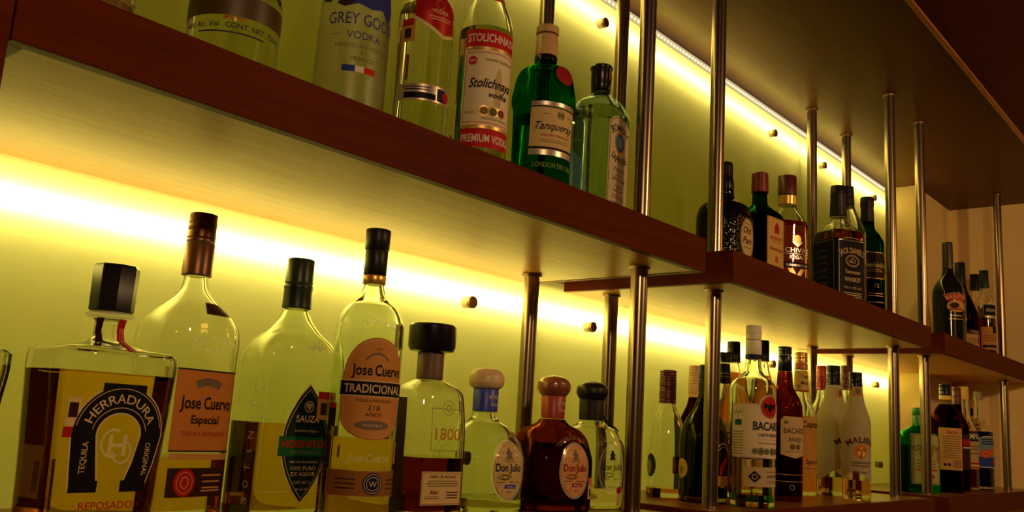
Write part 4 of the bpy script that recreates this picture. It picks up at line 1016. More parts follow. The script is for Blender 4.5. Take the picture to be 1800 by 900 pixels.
b = Bottle('smirnoff', 'vodka_bottle', 'clear bottle with a pointed red label and a low silver strip', 'clear', (.19, 'water'), [('cap', REDCAP, 'screw')], G_UA)
s = b.sheet('label', off=.0006)
s.poly([(-.020, .232), (-.026, .205), (-.026, .170), (-.004, .158), (.010, .1505), (.027, .156), (.027, .205), (.020, .232)], gloss('red foil', (.42, .010, .012), .3, .3), 'base', 0)
s.poly([(-.027, .1700), (-.004, .1570), (.010, .1490), (.028, .155), (.028, .152), (.010, .1455), (-.005, .1535), (-.027, .1665)], CREAMINK, 'border')
s.text('VODKA', .004, .1750, .0052, CREAMINK, .021, .006); s.lines(-.010, .020, [.170, .167], .0009, CREAMINK); s.ring(.004, .187, .006, .006, .0008, GOLDI, 'emblem'); s.done()
s = b.sheet('tax_stamp', off=.0007); s.rect(-.043, .138, -.024, .1655, TAN, 'base', 0); s.rect(-.043, .158, -.0262, .1665, REDINK, 'stamp_head'); s.rect(-.038, .1425, -.029, .1545, DBROWN, 'stamp_print'); s.done()
s = b.sheet('lower_label', off=.0006); s.rect(-.046, .067, .046, .087, SILVERI, 'base', 0); s.frame(-.046, .067, .046, .087, .0008, GOLDI); s.rect(-.032, .0695, .006, .0765, BLACKL, 'panel'); s.lines(-.034, .000, [.0795, .0825], .0012, DBROWN); s.rect(.008, .0695, .020, .0845, NAVY, 'panel'); s.ell(.0215, .077, .006, .0065, REDINK, 'seal', 2); s.done()

b = Bottle('stoli', 'vodka_bottle', 'clear bottle with a white label framed by red bands at top and bottom', 'clear', (.20, 'water'), [('cap', REDCAP, 'screw')], G_UA)
s = b.sheet('label', off=.0006)
RD = PP(190, 24, 30, .12)
s.rect(-.034, .170, .040, .193, RD, 'base', 0); s.rect(-.034, .064, .040, .1695, PP(238, 222, 195), 'base', 0); s.rect(-.034, .040, .040, .0635, RD, 'base', 0)
s.rect(-.034, .1655, .040, .1695, GOLDI, 'band'); s.rect(-.034, .064, .040, .068, GOLDI, 'band'); s.frame(-.0315, .071, .0375, .1625, .0008, RD)
s.text('STOLICHNAYA', .004, .1765, .0108, WHITE, .068, .024); s.text('PREMIUM VODKA', .004, .0465, .0100, WHITE, .070, .024)
s.ell(-.022, .1515, .0058, .0058, RD, 'seal'); s.text('SPI', -.022, .1493, .0040, WHITE, .008, .01); s.text('IMPORTED FROM RUSSIA', .014, .1510, .0034, DBROWN, .040)
s.poly([(.008, .094), (.018, .094), (.017, .135), (.013, .146), (.009, .135)], PP(205, 180, 135), 'tower')
s.text('Stolichnaya', .004, .1165, .0125, INK, .058, .014, .35, lift=3); s.text('vodka', .014, .1045, .0075, INK, .026, .014, .35, lift=3)
for u, c in ((-.004, PP(160, 130, 70)), (.008, PP(120, 120, 70)), (.019, PP(150, 90, 45))):
    s.ell(u, .0862, .0068, .0068, GOLDI, 'medal', 2); s.ell(u, .0862, .0052, .0052, c, 'medal', 3); s.ring(u, .0862, .0034, .0034, .0006, DBROWN, 'medal', 4)
s.text('40% ALC/VOL', -.022, .0825, .0030, DBROWN, .014); s.text('PRODUCED FOR S.P.I.', .012, .0752, .0030, DBROWN, .036); s.done()
s = b.sheet('neck_label', off=.0006); s.poly([(-.020, .238), (.024, .238), (.021, .251), (-.017, .251)], RD, 'base', 0); s.poly([(-.016, .2405), (.020, .2405), (.0175, .2485), (-.0135, .2485)], GOLDI, 'panel'); s.lines(-.010, .008, [.2435], .002, DBROWN); s.done()
b = Bottle('behindstoli', 'vodka_bottle', 'small clear bottle half hidden behind the red and white label bottle', 'clear', (.05, 'water'), [('cap', REDCAP, 'plain')], G_UA)
s = b.sheet('label', off=.0005); s.rect(-.03, .05, .03, .090, film('thin label', S(150, 120, 50), .5), 'base', 0); s.done()

def tanqueray():
    b = Bottle('tanqueray', 'gin_bottle', 'green ringed gin bottle with cream label, red wax seal and tan cap', 'green', (.13, 'water'),
               [('cap_top', TANCAP, 'plain'), ('cap', TANCAP, 'plain'), ('cap_ring', BLACKP, 'plain')], G_UA, N=64)
    s = b.sheet('label', off=.0006)
    s.rect(-.0345, .0700, .0385, .1460, CREAM, 'base', 0)
    s.rect(-.0345, .1405, .0385, .1460, SILVERI, 'band'); s.rect(-.0345, .1375, .0385, .1395, GREENINK, 'band'); s.rect(-.0345, .0785, .0385, .0815, INK, 'band'); s.rect(-.0345, .0700, .0385, .0775, SILVERI, 'band')
    s.text('Tanqueray', .003, .1060, .0115, INK, .060, .004, .45); s.text('EXPORT STRENGTH', .004, .0962, .0036, REDINK, .044, .002)
    s.ell(.006, .1285, .0030, .0042, GREYL, 'crest'); s.ell(.0115, .1285, .0030, .0042, GREYL, 'crest'); s.ring(.009, .1285, .006, .006, .0008, GREYL, 'crest')
    s.lines(-.020, .026, [.0915, .0885], .0009, GREYL); s.lines(-.018, -.006, [.128], .0009, GREYL); s.lines(.020, .030, [.128], .0009, GREYL); s.done()
    s = b.sheet('lettering', off=.0006); s.text('LONDON DRY GIN', .003, .0530, .0072, PP(120, 150, 60, .1), .062, .008); s.done()
    s = b.sheet('seal', off=.0012); s.ell(.012, .1880, .0145, .0150, REDWAX, 'base', 6); s.ring(.012, .1880, .0135, .0140, .0016, gloss('wax rim', (.36, .02, .03), .3), 'seal_rim', 8); s.ring(.012, .1880, .008, .0085, .0010, gloss('wax rim', (.36, .02, .03), .3), 'seal_rim', 8); s.text('T', .012, .1845, .007, gloss('wax rim', (.36, .02, .03), .3), .007, lift=8); s.done('round red wax seal')
    s = b.sheet('rim', off=.0004); s.ring(.012, .1880, .0185, .0195, .003, GLASS['green'](), 'seal_collar', 4); s.done()
tanqueray()
def bombay():
    b = Bottle('bombay', 'gin_bottle', 'square pale blue gin bottle with a tall white label on its right face', 'blueish', (.19, 'water'), [('cap', BLACKP, 'plain')], G_UA, N=64)
    s = b.sheet('label', off=.0005)
    A = lambda g: [(-.033 - g, .030), (.033 + g, .030), (.033 + g, .160)] + [((.033 + g) * math.cos(a), .160 + (.020 + g) * math.sin(a)) for a in np.linspace(0, math.pi, 15)][1:-1] + [(-.033 - g, .160)]
    s.poly(A(0), PP(228, 205, 165), 'base', 0); s.poly(A(-.0022), INK, 'border', 1); s.poly(A(-.0032), PP(228, 205, 165), 'field', 2)
    s.text('BOMBAY', 0, .1560, .0115, INK, .050, .01, 0, .040, lift=3); s.text('SAPPHIRE', 0, .1050, .0115, INK, .054, .01, 0, -.046, lift=3)
    s.ell(0, .1385, .0165, .0175, GOLDI, 'crest', 3); s.ell(0, .1385, .0130, .0145, PP(70, 110, 170), 'crest', 4); s.ell(0, .1385, .0060, .0090, PP(150, 180, 205), 'crest', 5); s.poly([(-.010, .126), (.010, .126), (.005, .118), (-.005, .118)], GOLDI, 'crest', 3)
    s.poly([(-.008, .156), (-.004, .160), (0, .157), (.004, .160), (.008, .156)], GOLDI, 'crest', 3)
    s.text('Distilled', 0, .0930, .0070, DBROWN, .034, .004, .3, lift=3); s.text('LONDON', 0, .0860, .0042, INK, .026, lift=3); s.text('DRY GIN', 0, .0780, .0058, INK, .040, .01, lift=3)
    s.text('Vapour', 0, .0680, .0060, DBROWN, .024, 0, .3, lift=3); s.text('INFUSED', 0, .0610, .0042, INK, .030, lift=3); s.lines(-.020, .020, [.055, .051, .044], .0014, GREYL, lift=3); s.text('750 ml', 0, .0360, .0040, INK, .020, lift=3); s.done()
    s = b.sheet('side_etching', off=.0004); s.poly([(-.115, .02), (-.070, .02), (-.066, .06), (-.078, .105), (-.100, .13), (-.115, .12)], film('pale blue etching', S(120, 190, 230), .35, .5), 'base', 0); s.done()
bombay()
r = [o for o in bpy.data.objects if o.name.startswith('gin_bottle') and o['label'].startswith('square')][0]
m = MB(); m.box(-.0045, .0045, -.0166, -.0162, .243, .252); m.build('tax_stamp', TAN, r)

# =================================================================== upper shelf, middle bay
def oldparr():
    crack = gloss('crackled dark bottle', (.002, .001, .0006), .08, 0, 0, .3)
    nt = crack.node_tree; bs = nt.nodes['Principled BSDF']
    vo = nt.nodes.new('ShaderNodeTexVoronoi'); vo.inputs['Scale'].default_value = 330; tc = nt.nodes.new('ShaderNodeTexCoord'); nt.links.new(tc.outputs['Object'], vo.inputs['Vector'])
    bp = nt.nodes.new('ShaderNodeBump'); bp.inputs['Strength'].default_value = .5; bp.inputs['Distance'].default_value = .001
    nt.links.new(vo.outputs['Distance'], bp.inputs['Height']); nt.links.new(bp.outputs[0], bs.inputs['Normal'])
    b = Bottle('oldparr', 'whisky_bottle', 'dark crackled squat bottle with an oval cream label behind the post', 'clear', None, [('cap', BLACKP, 'round')], G_UB, crack, N=64)
    s = b.sheet('label', off=.0012); s.ell(.002, .083, .0265, .0385, CREAM, 'base', 0); s.ring(.002, .083, .0245, .0365, .0008, DBROWN, 'border'); s.text('Old', 0, .092, .013, DBROWN, .030, .012, .2); s.text('Parr', .002, .072, .013, DBROWN, .036, .012, .2); s.lines(-.014, .016, [.064, .110], .0016, GREYL); s.done()
oldparr()
b = Bottle('benedictine', 'liqueur_bottle', 'dark green square bottle with a red cap and cream front label', 'deepgreen', (.17, 'coffee'), [('cap', gloss('dark cherry cap', (.16, .006, .010), .35), 'plain')], G_UB, N=56)
s = b.sheet('label', off=.0005); s.rect(-.033, .012, .033, .150, PP(232, 190, 110), 'base', 0); s.frame(-.0315, .0135, .0315, .1485, .0006, REDINK)
s.poly([(-.009, .118), (.009, .118), (.009, .132), (0, .142), (-.009, .132)], REDINK, 'crest'); s.text('BENEDICT', 0, .104, .0070, REDINK, .050, .006); s.lines(-.020, .020, [.099], .001, GREYL); s.text('Benedictine', 0, .082, .0085, REDINK, .052, .006, .3); s.text('B', 0, .060, .012, REDINK, .010, .01); s.lines(-.024, .024, [.05, .044, .038, .03, .024], .0014, GREYL); s.done()
b = Bottle('chivas', 'whisky_bottle', 'round clear whisky bottle with silver print and dark red cap', 'clear', (.170, 'whisky'), [('cap', gloss('dark oxblood cap', (.10, .015, .010), .35), 'plain'), ('neck_band', GOLDCAP, 'plain')], G_UB)
s = b.sheet('label', off=.0005)
s.text('CHIVAS', .004, .1005, .0105, SILVERI, .054, .010); s.rect(-.026, .097, .034, .0980, SILVERI, 'rule'); s.text('REGAL', .004, .0865, .0080, SILVERI, .034, .006)
s.ell(.004, .1285, .0085, .0100, GOLDI, 'crest'); s.poly([(-.008, .122), (.004, .112), (.016, .122), (.012, .125), (.004, .118), (-.004, .125)], SILVERI, 'crest', 2); s.text('12', .025, .089, .0065, SILVERI, .008, .008)
s.rect(-.026, .068, .034, .0795, BLACKL, 'panel'); s.text('BLENDED SCOTCH', .004, .0712, .0045, SILVERI, .050, .004); s.poly([(-.018, .020), (-.008, .020), (.022, .066), (.012, .066)], GOLDI, 'ribbon'); s.poly([(.012, .020), (.024, .020), (-.006, .066), (-.018, .066)], GOLDI, 'ribbon'); s.done()
def jd():
    b = Bottle('jd', 'whisky_bottle', 'square clear whisky bottle with a black label around it', 'clear', (.185, 'whisky'), [('cap', BLACKM, 'plain')], G_UB, N=64)
    s = b.sheet('label', off=.0005)
    s.rect(-.125, .012, .125, .1640, BLACKL, 'base', 0)
    for u in (-.083, 0):
        s.frame(u - .036, .018, u + .036, .160, .0007, SILVERI)
    s.text('JACK DANIEL\u2019S', 0, .1310, .0135, CREAMINK, .066, .008, 0, .075); s.ring(0, .1135, .019, .0135, .0012, CREAMINK, 'oval'); s.ring(0, .1135, .016, .0108, .0006, CREAMINK, 'oval'); s.text('Old', 0, .1165, .0040, CREAMINK, .010); s.text('No.7', 0, .1085, .0072, CREAMINK, .020, .012)
    s.text('Tennessee', 0, .0845, .0088, CREAMINK, .042, .006, .2); s.text('WHISKEY', 0, .0665, .0100, CREAMINK, .046, .010); s.text('750 ml  40% ALC', 0, .050, .0055, CREAMINK, .050); s.lines(-.028, .028, [.040, .0355, .031], .0018, CREAMINK); s.ring(0, .019, .030, .009, .0010, CREAMINK, 'flourish', 1, 200, 340)
    s.ring(0, .158, .030, .009, .0010, CREAMINK, 'flourish', 1, 20, 160)
    for v in (.128, .098, .068, .038): s.ring(-.083, v, .022, .012, .0012, GREYL, 'flourish', 1, 20, 160); s.lines(-.100, -.066, [v - .004, v - .008], .0012, GREYL)
    s.done()
jd()
Bottle('behindjd', 'whisky_bottle', 'clear black capped bottle peeking out behind the black label bottle', 'clear', (.14, 'whisky'), [('cap', BLACKM, 'screw')], G_UB)
b = Bottle('glenfiddich', 'whisky_bottle', 'dark green bottle with an eight sided label beside the last front post', 'deepgreen', (.18, 'whisky'), [('cap', BLACKM, 'plain'), ], G_UB)
s = b.sheet('label', off=.0005); OC = lambda g: [(-.038 - g, .135 - g), (-.026 - g, .120 - g), (.026 + g, .120 - g), (.038 + g, .135 - g), (.038 + g, .172 + g), (.026 + g, .188 + g), (-.026 - g, .188 + g), (-.038 - g, .172 + g)]
s.poly(OC(0), GOLDI, 'base', 0); s.poly(OC(-.002), PP(40, 22, 14, 0), 'field', 1); s.text('Glenfiddich', 0, .149, .0125, CREAMINK, .062, .010, lift=2); s.lines(-.02, .02, [.143, .138], .001, GOLDI, lift=2); s.text('12', .004, .098, .010, CREAMINK, .011, .01); s.lines(-.02, .024, [.082, .076, .060], .0018, GOLDI); s.done()

# =================================================================== upper shelf, right bay
b = Bottle('baileys', 'liqueur_bottle', 'black round shouldered bottle with a red arched banner label', 'clear', None, [('cap', gloss('black copper cap', (.03, .016, .012), .3), 'plain')], G_UC, gloss('black bottle', (.008, .007, .006), .10))
s = b.sheet('label', off=.0006); s.ring(.002, .080, .075, .075, .019, PP(200, 60, 30, .1), 'base', 0, 65, 115); s.ring(.002, .080, .0765, .0765, .0015, CREAMINK, 'border', 1, 64, 116); s.text('BAILEYS', .002, .1410, .0105, CREAMINK, .052, .014, 0, .066)
s.ell(.004, .118, .027, .0175, PP(215, 165, 90, .1), 'picture'); s.ell(-.002, .120, .013, .008, DBROWN, 'picture', 2); s.poly([(-.018, .107), (.026, .107), (.020, .112), (-.012, .112)], PP(150, 80, 35, .1), 'picture', 2); s.text('THE ORIGINAL', .002, .088, .0058, GOLDI, .034); s.lines(-.022, .026, [.080], .0016, GOLDI); s.done()
b = Bottle('darkcream', 'liqueur_bottle', 'long necked dark bottle with a cream label just behind the black bottle', 'darkbrown', (.15, 'coffee'), [('cap', BLACKM, 'plain')], G_UC)
s = b.sheet('label', off=.0005); s.rect(-.035, .020, .042, .082, PP(215, 165, 95), 'base', 0); s.rect(-.035, .068, .042, .082, DBROWN, 'panel'); s.text('TORO', .010, .071, .008, CREAMINK, .034, .01); s.rect(.022, .04, .030, .060, DBROWN, 'emblem'); s.lines(-.02, .016, [.052, .046, .040, .030], .002, GREYL); s.done()
b = Bottle('ambersmall', 'whisky_bottle', 'slim dark amber bottle with a black cap between cream labels', 'clear', (.205, 'anejo'), [('cap', BLACKM, 'plain')], G_UC)
s = b.sheet('label', off=.0005); s.rect(-.028, .055, .028, .085, PP(180, 150, 95), 'base', 0); s.ell(0, .070, .012, .010, GREYL, 'emblem'); s.poly([(-.006, .128), (0, .118), (.006, .128), (.002, .128), (0, .124), (-.002, .128)], PP(90, 110, 130), 'emblem'); s.done()
b = Bottle('cyanlabel', 'vermouth_bottle', 'clear bottle with a dark square neck label beside the last steel post', 'clear', (.145, 'red'), [('cap', DKGREEN, 'plain')], G_UC)
s = b.sheet('label', off=.0005); s.rect(-.024, .152, .026, .190, PP(110, 150, 150), 'base', 0); s.rect(-.0215, .1545, .0235, .1875, BLACKL, 'field'); s.text('CINZANO', .001, .165, .011, WHITE, .034, .012); s.done('dark square label')
s = b.sheet('lower_label', off=.0005); s.rect(-.032, .040, .032, .115, PP(215, 150, 80), 'base', 0); s.rect(.004, .095, .022, .118, BLACKL, 'panel'); s.lines(-.022, .022, [.085, .078, .07], .002, DBROWN); s.rect(-.028, .048, .028, .056, BLACKL, 'panel'); s.done()

# =================================================================== lower shelf, middle bay
b = Bottle('redcapclear', 'rum_bottle', 'nearly empty clear bottle with a tall wine red cap behind the first posts', 'clear', (.016, 'orange'), [('cap', WINECAP, 'screw')], G_LB)
s = b.sheet('label', off=.0005); s.ell(-.030, .055, .012, .020, DKGREEN, 'base', 0); s.ell(-.034, .052, .007, .013, PP(170, 160, 60), 'emblem'); s.done()
s = b.sheet('back_label', off=.0005); s.rect(.012, .043, .055, .072, PP(130, 75, 30), 'base', 0); s.rect(.014, .050, .053, .066, PP(170, 105, 40), 'panel'); s.lines(.018, .050, [.054, .059], .0018, DBROWN); s.done()
Bottle('tancapwine', 'wine_bottle', 'dark red bottle with a tan capsule behind the front post', 'darkbrown', (.12, 'red'), [('cap', TANCAP, 'screw')], G_LB)
b = Bottle('darkoval', 'liqueur_bottle', 'dark bottle with a gold ringed oval label standing behind the front post', 'smoke', (.185, 'coffee'), [('cap', BLACKM, 'screw')], G_LB)
s = b.sheet('label', off=.0006); s.ell(.002, .064, .024, .037, GOLDI, 'base', 0); s.ell(.002, .064, .0215, .0345, BLACKL, 'field'); s.ring(.002, .064, .019, .031, .0012, GOLDI, 'border', 2); s.poly([(-.006, .046), (.000, .050), (.004, .062), (.012, .070), (.008, .084), (.004, .074), (-.004, .066), (-.006, .056)], REDINK, 'emblem', 3); s.rect(-.014, .030, .018, .046, PP(200, 130, 50), 'panel', 3); s.done()
s = b.sheet('sticker', off=.0006); s.ell(-.078, .055, .015, .0165, PP(225, 190, 70), 'base', 0); bars(s, -.084, -.073, .046, .058, GREYL, 8); s.done('round yellow sticker')
b = Bottle('blackneck', 'liqueur_bottle', 'clear bottle with a black neck label behind the white capped rum', 'clear', (.10, 'anejo'), [('cap', BLACKM, 'screw')], G_LB)
s = b.sheet('neck_label', off=.0006); s.rect(-.040, .214, .040, .2525, BLACKL, 'base', 0); s.lines(-.018, .018, [.226, .232], .0025, GREYL); s.done()
for key, lab in (('golda', 'black capped bottle of golden spirit left of the white capped rum'), ('goldb', 'black capped bottle of golden spirit right of the white capped rum')):
    b = Bottle(key, 'rum_bottle', lab, 'clear', (.245, 'amber'), [('cap', BLACKM, 'screw')], G_LB)
    s = b.sheet('label', off=.0005); s.rect(-.045, .05, .045, .14, CREAM, 'base', 0); s.lines(-.03, .03, [.07 + .012 * k for k in range(5)], .004, DBROWN); s.done()

def bacardi():
    b = Bottle('bacardi', 'rum_bottle', 'big greenish clear rum bottle with a white cap and white label', 'greenish', (.020, 'greenbase'), [('cap', WHITECAP, 'screw'), ('cap_skirt', WHITECAP, 'plain'), ('neck_band', NAVY, 'plain')], G_LB, N=64)
    LB = PP(238, 215, 185)
    s = b.sheet('label', off=.0006)
    s.rect(-.070, .080, .052, .1695, LB, 'base', 0); s.ell(0, .1640, .0215, .0215, LB, 'base', 0)
    s.frame(-.069, .081, .0515, .1685, .0005, GREYL)
    s.ell(0, .1650, .0185, .0190, REDINK, 'seal', 1); s.ring(0, .1650, .0170, .0175, .0007, GOLDI, 'seal', 2)
    s.poly([(-.013, .172), (-.004, .168), (0, .172), (.004, .168), (.013, .172), (.011, .162), (.006, .164), (0, .155), (-.006, .164), (-.011, .162)], BLACKL, 'bat', 3)
    s.text('BACARDI', 0, .1265, .0142, NAVY, .060, .020); s.text('CARTA BLANCA', 0, .1160, .0052, NAVY, .044, .012); s.rect(-.022, .1105, .022, .1111, GOLDI, 'rule'); s.text('\u00b7 RON CARTA BLANCA \u00b7', 0, .1035, .0030, DBROWN, .046)
    for k, u in enumerate((-.026, -.0165, -.006, .006, .0165, .026)): s.ell(u, .0915, .0056, .0064 if k % 2 else .0052, PP(95, 110, 80), 'medal', 1); s.ring(u, .0915, .0038, .0040, .0006, GOLDI, 'medal', 2)
    # left side panel: palm on its island and small print
    P = GREYL
    s.rect(-.0565, .142, -.0555, .154, GREENINK, 'palm'); 
    for a in (10, 50, 90, 130, 170): s.poly([(-.056, .154), (-.056 + .007 * math.cos(math.radians(a)), .154 + .005 * math.sin(math.radians(a)) + .001), (-.056 + .006 * math.cos(math.radians(a)) , .154 + .004 * math.sin(math.radians(a)) - .001)], GREENINK, 'palm')
    s.rect(-.0625, .133, -.0490, .1425, GREENINK, 'palm'); s.ring(-.056, .146, .010, .016, .0006, P, 'palm', 1, 10, 170)
    s.lines(-.066, -.046, [.0855 + .0045 * k for k in range(9)], .0014, P, .1); s.done()
    s = b.sheet('lower_label', off=.0006); s.rect(-.044, .034, .030, .066, PP(205, 180, 140), 'base', 0); s.poly([(-.026, .040), (-.015, .050), (-.026, .060), (-.037, .050)], NAVY, 'diamond'); s.ring(-.026, .050, .0045, .0045, .001, CREAMINK, 'diamond', 2); s.text('SANTIAGO', .010, .0490, .0048, NAVY, .028, .006); s.lines(-.008, .026, [.043, .040, .058], .0011, GREYL); s.done()
bacardi()
b = Bottle('anejo', 'rum_bottle', 'dark reddish brown rum bottle with a tan shield label', 'rumbrown', (.14, 'anejo'), [('cap', BLACKP, 'screw'), ('neck_band', BLACKP, 'plain')], G_LB)
s = b.sheet('label', off=.0006); AN = lambda g: [(-.028 - g, .086 - g), (0, .079 - g * 1.3), (.028 + g, .086 - g), (.028 + g, .150 + g), (.022 + g, .157 + g), (-.022 - g, .157 + g), (-.028 - g, .150 + g)]
s.poly(AN(0), GOLDI, 'base', 0); s.poly(AN(-.0012), PP(215, 185, 135), 'field', 1); s.text('BACARDI', .001, .1255, .0105, DBROWN, .046, .008, lift=2); s.text('A\u00d1EJO', .001, .1100, .0085, DBROWN, .030, .004, lift=2); s.ell(-.006, .1005, .0055, .0055, PP(120, 100, 60), 'medal', 2); s.ell(.006, .1005, .0055, .0055, PP(120, 100, 60), 'medal', 2); s.ell(-.018, .146, .004, .004, GREYL, 'emblem', 2); s.lines(-.02, .02, [.091], .0012, GREYL, lift=2); s.done()
s = b.sheet('lower_band', off=.0006); s.rect(-.05, .0485, .05, .0495, GOLDI, 'base', 0); s.rect(-.05, .036, .05, .037, GOLDI, 'base', 0); s.ring(-.006, .026, .005, .005, .0010, SILVERI, 'emblem'); s.done()
b = Bottle('captain', 'rum_bottle', 'clear rum bottle with gold cap and printed neck label beside the brown rum', 'clear', (.14, 'orange'), [('cap', GOLDCAP, 'screw'), ('cap_ring', gloss('orange cap ring', (.45, .12, .02), .4), 'plain')], G_LB)
s = b.sheet('neck_label', off=.0006); s.rect(-.038, .218, .038, .262, PP(215, 180, 100), 'base', 0); s.rect(-.038, .217, .038, .221, PP(170, 80, 30), 'band'); s.text('Captain', .004, .246, .0080, DBROWN, .026, .008); s.text('Morgan', .004, .232, .0080, DBROWN, .026, .008); s.ell(-.014, .228, .004, .004, GREYL, 'emblem'); s.done()
s = b.sheet('label', off=.0006); s.rect(-.032, .048, .040, .165, PP(215, 165, 85, .4), 'base', 0); s.text('Captain', .004, .1420, .0135, DBROWN, .048, .014); s.rect(-.026, .085, .034, .0862, GOLDI, 'rule'); s.text('Spiced', .006, .0660, .0100, DBROWN, .034, .012); s.lines(-.022, .030, [.056], .0016, GREYL); s.done()
Bottle('redcapb', 'rum_bottle', 'clear bottle with a bright red cap behind the front white bottle', 'clear', (.08, 'water'), [('cap', REDCAP, 'screw')], G_LB)
b = Bottle('darkredcap', 'rum_bottle', 'clear bottle with a dark wine cap between the two white bottles', 'clear', (.08, 'anejo'), [('cap', WINECAP, 'screw')], G_LB)

def malibu(key, label):
    b = Bottle(key, 'liqueur_bottle', label, 'clear', (.040, 'peach'), [('cap', BLACKP, 'screw')], G_LB, N=56)
    f = b.f; top = f.top - .001
    N = 72; vs, fs = [], []; rows = 30
    for i in range(rows + 1):
        for k in range(N):
            phi = 2 * math.pi * k / N
            zl = .046 + .013 * math.sin(phi * 2 + 2.4)
            z = zl + (top - zl) * i / rows
            vs.append(f.pt(phi, z, .0005))
    for i in range(rows):
        for k in range(N): fs.append((i * N + k, i * N + (k + 1) % N, (i + 1) * N + (k + 1) % N, (i + 1) * N + k))
    coat = new_obj('white_coating', vs, fs, paper(S(248, 238, 200), .72, .25, .0), b.root, True)
    s = b.sheet('lettering', coat, .0009)
    BR = PP(88, 40, 24, .05)
    s.text('MALIBU', 0, .1165, .0125, BR, .056, .018, 0, .045)
    s.ell(0, .0985, .0135, .0140, PP(225, 110, 40, .1), 'sun'); s.ell(.001, .0985, .009, .0095, PP(240, 180, 70, .1), 'sun', 2)
    s.poly([(-.003, .085), (-.001, .085), (.002, .100), (.0005, .101)], BR, 'palm', 3)
    for a in (-20, 20, 60, 110, 150, 195):
        c, d = math.cos(math.radians(a)), math.sin(math.radians(a)); s.poly([(.001, .1005), (.001 + .0065 * c - .0012 * d, .1015 + .005 * d + .0015), (.001 + .0125 * c, .1005 + .008 * d - .0015), (.001 + .0065 * c, .1005 + .005 * d)], BR, 'palm', 3)
    s.text('CARIBBEAN RUM', 0, .0735, .0046, BR, .042, .014); s.text('WITH COCONUT', 0, .0672, .0042, BR, .038, .014); s.lines(-.014, .014, [.056, .053], .0012, GREYL); s.done()
    s = b.sheet('tax_stamp', coat, .0009); s.rect(-.0125, .212, .0125, .2325, TAN, 'base', 0); s.rect(-.005, .216, .005, .229, GREYL, 'stamp_print'); s.done()
malibu('malibu1', 'front white coated bottle with palm print, the taller of the pair')
malibu('malibu2', 'rear white coated bottle with palm print, right of its twin')

# =================================================================== lower shelf, right bay
b = Bottle('green', 'liqueur_bottle', 'bright green flask with a pale green label and green cap', 'green', (.12, 'water'), [('cap', GREENCAP, 'plain'), ('cap_skirt', GREENCAP, 'plain')], G_LC, N=56)
s = b.sheet('label', off=.0006); s.rect(-.036, .022, .044, .150, PP(190, 190, 120), 'base', 0); s.frame(-.034, .024, .042, .148, .0012, GREENINK); s.text('CONTROY', .004, .112, .013, GREENINK, .064, .016, 0, .06); s.ring(.004, .100, .018, .013, .0020, GREENINK, 'emblem'); s.lines(-.022, .030, [.080, .072, .064], .003, GREYL); s.rect(-.026, .056, .034, .0595, REDINK, 'rule'); s.ell(.020, .042, .005, .006, REDINK, 'seal'); s.done()
s = b.sheet('tax_stamp', off=.0008); s.rect(.033, .080, .043, .118, PINKST, 'base', 0); s.done()
b = Bottle('browncream', 'liqueur_bottle', 'dark brown round bottle with a tall cream label of small print', 'darkbrown', (.15, 'coffee'), [('cap', BLACKP, 'screw'), ('neck_band', YELLCAP, 'plain')], G_LC)
s = b.sheet('label', off=.0006); s.rect(-.052, .060, .016, .172, PP(222, 175, 95), 'base', 0); s.text('Kahl\u00faa', -.016, .1565, .0085, REDINK, .030, .010, .1); s.lines(-.044, .008, [.092 + .0062 * k for k in range(10)], .0018, GREYL, .3); bars(s, -.016, .010, .066, .086, GREYL); s.ell(-.036, .074, .004, .004, DBROWN, 'emblem'); s.ell(-.026, .074, .004, .004, DBROWN, 'emblem'); s.done()
b = Bottle('redcapdark', 'vermouth_bottle', 'dark bottle with a deep red cap between brown and yellow capped bottles', 'darkbrown', (.15, 'red'), [('cap', WINECAP, 'screw')], G_LC)
s = b.sheet('label', off=.0006); s.rect(-.032, .06, .032, .160, PP(60, 30, 24, 0), 'base', 0); s.rect(-.03, .128, .03, .146, REDINK, 'band'); s.rect(-.03, .120, .03, .124, WHITE, 'band'); s.done()
b = Bottle('yellowcap', 'aperitif_bottle', 'clear bottle of dark red aperitif with a yellow cap', 'clear', (.155, 'red'), [('cap', YELLCAP, 'screw')], G_LC)
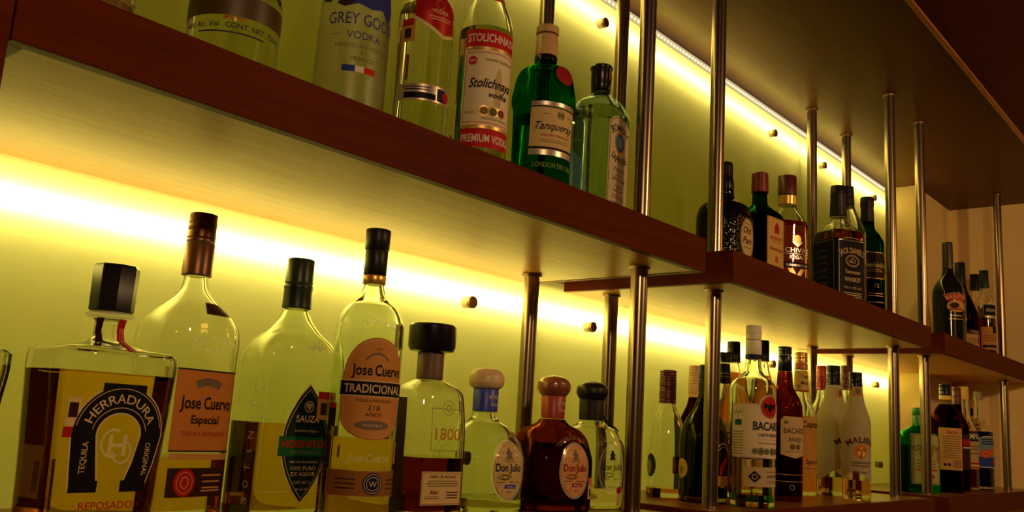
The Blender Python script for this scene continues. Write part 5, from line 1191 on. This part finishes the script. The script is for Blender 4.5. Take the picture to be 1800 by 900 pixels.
s = b.sheet('label', off=.0006); s.rect(-.040, .062, .036, .178, PP(212, 175, 110), 'base', 0); s.rect(-.040, .142, .036, .172, NAVY, 'panel'); s.text('CAMPARI', -.002, .149, .017, WHITE, .066, .02); s.rect(-.040, .064, .036, .080, REDINK, 'band'); s.rect(-.034, .069, .030, .075, CREAMINK, 'panel', 2); s.lines(-.028, .024, [.126, .118, .106], .003, GREYL); s.done()
b = Bottle('bluecap', 'liqueur_bottle', 'bottle of deep blue liqueur with a grey cap and rounded label', 'clear', (.175, 'blue'), [('cap', GREYCAP, 'plain')], G_LC)
s = b.sheet('label', off=.0006)
RR = lambda g: [(-.036 - g, .066 - g), (.036 + g, .066 - g), (.038 + g, .075), (.038 + g, .140)] + [((.038 + g) * math.cos(a), .140 + (.022 + g) * math.sin(a)) for a in np.linspace(0, math.pi, 13)][1:-1] + [(-.038 - g, .140), (-.038 - g, .075)]
s.poly(RR(0), WHITE, 'base', 0); s.poly(RR(-.002), PP(120, 150, 175, .1), 'field', 1); s.rect(-.034, .070, .034, .098, PP(40, 70, 165, .1), 'panel', 2); s.ell(-.012, .108, .014, .013, PP(225, 70, 30, .1), 'fruit', 3); s.ell(.010, .112, .012, .011, PP(225, 100, 50, .1), 'fruit', 3); s.ring(-.012, .108, .008, .0075, .0015, PP(240, 170, 120, .1), 'fruit', 4); s.lines(-.024, .024, [.150, .143, .136], .0032, NAVY, lift=3); s.rect(.012, .080, .030, .088, REDINK, 'panel', 3); s.done()

# printed notice on the end wall behind the blue bottle
nb = slab('wall_notice', X_END2 - .0022, X_END2 - .0004, -.190, -.105, Z_LOW + .045, Z_LOW + .290, PP(225, 190, 110, 0), None)
tag(nb, 'cream printed notice fixed to the end wall behind the blue bottle', 'notice')
def wall_patch(name, y0, y1, z0, z1, mat):
    m = MB(); m.box(X_END2 - .0026, X_END2 - .0022, y0, y1, z0, z1); m.build(name, mat, nb)
wall_patch('emblem', -.172, -.150, Z_LOW + .235, Z_LOW + .262, INK)
for k in range(6): wall_patch('print_line', -.180, -.118, Z_LOW + .20 - .022 * k, Z_LOW + .206 - .022 * k, GREYL)
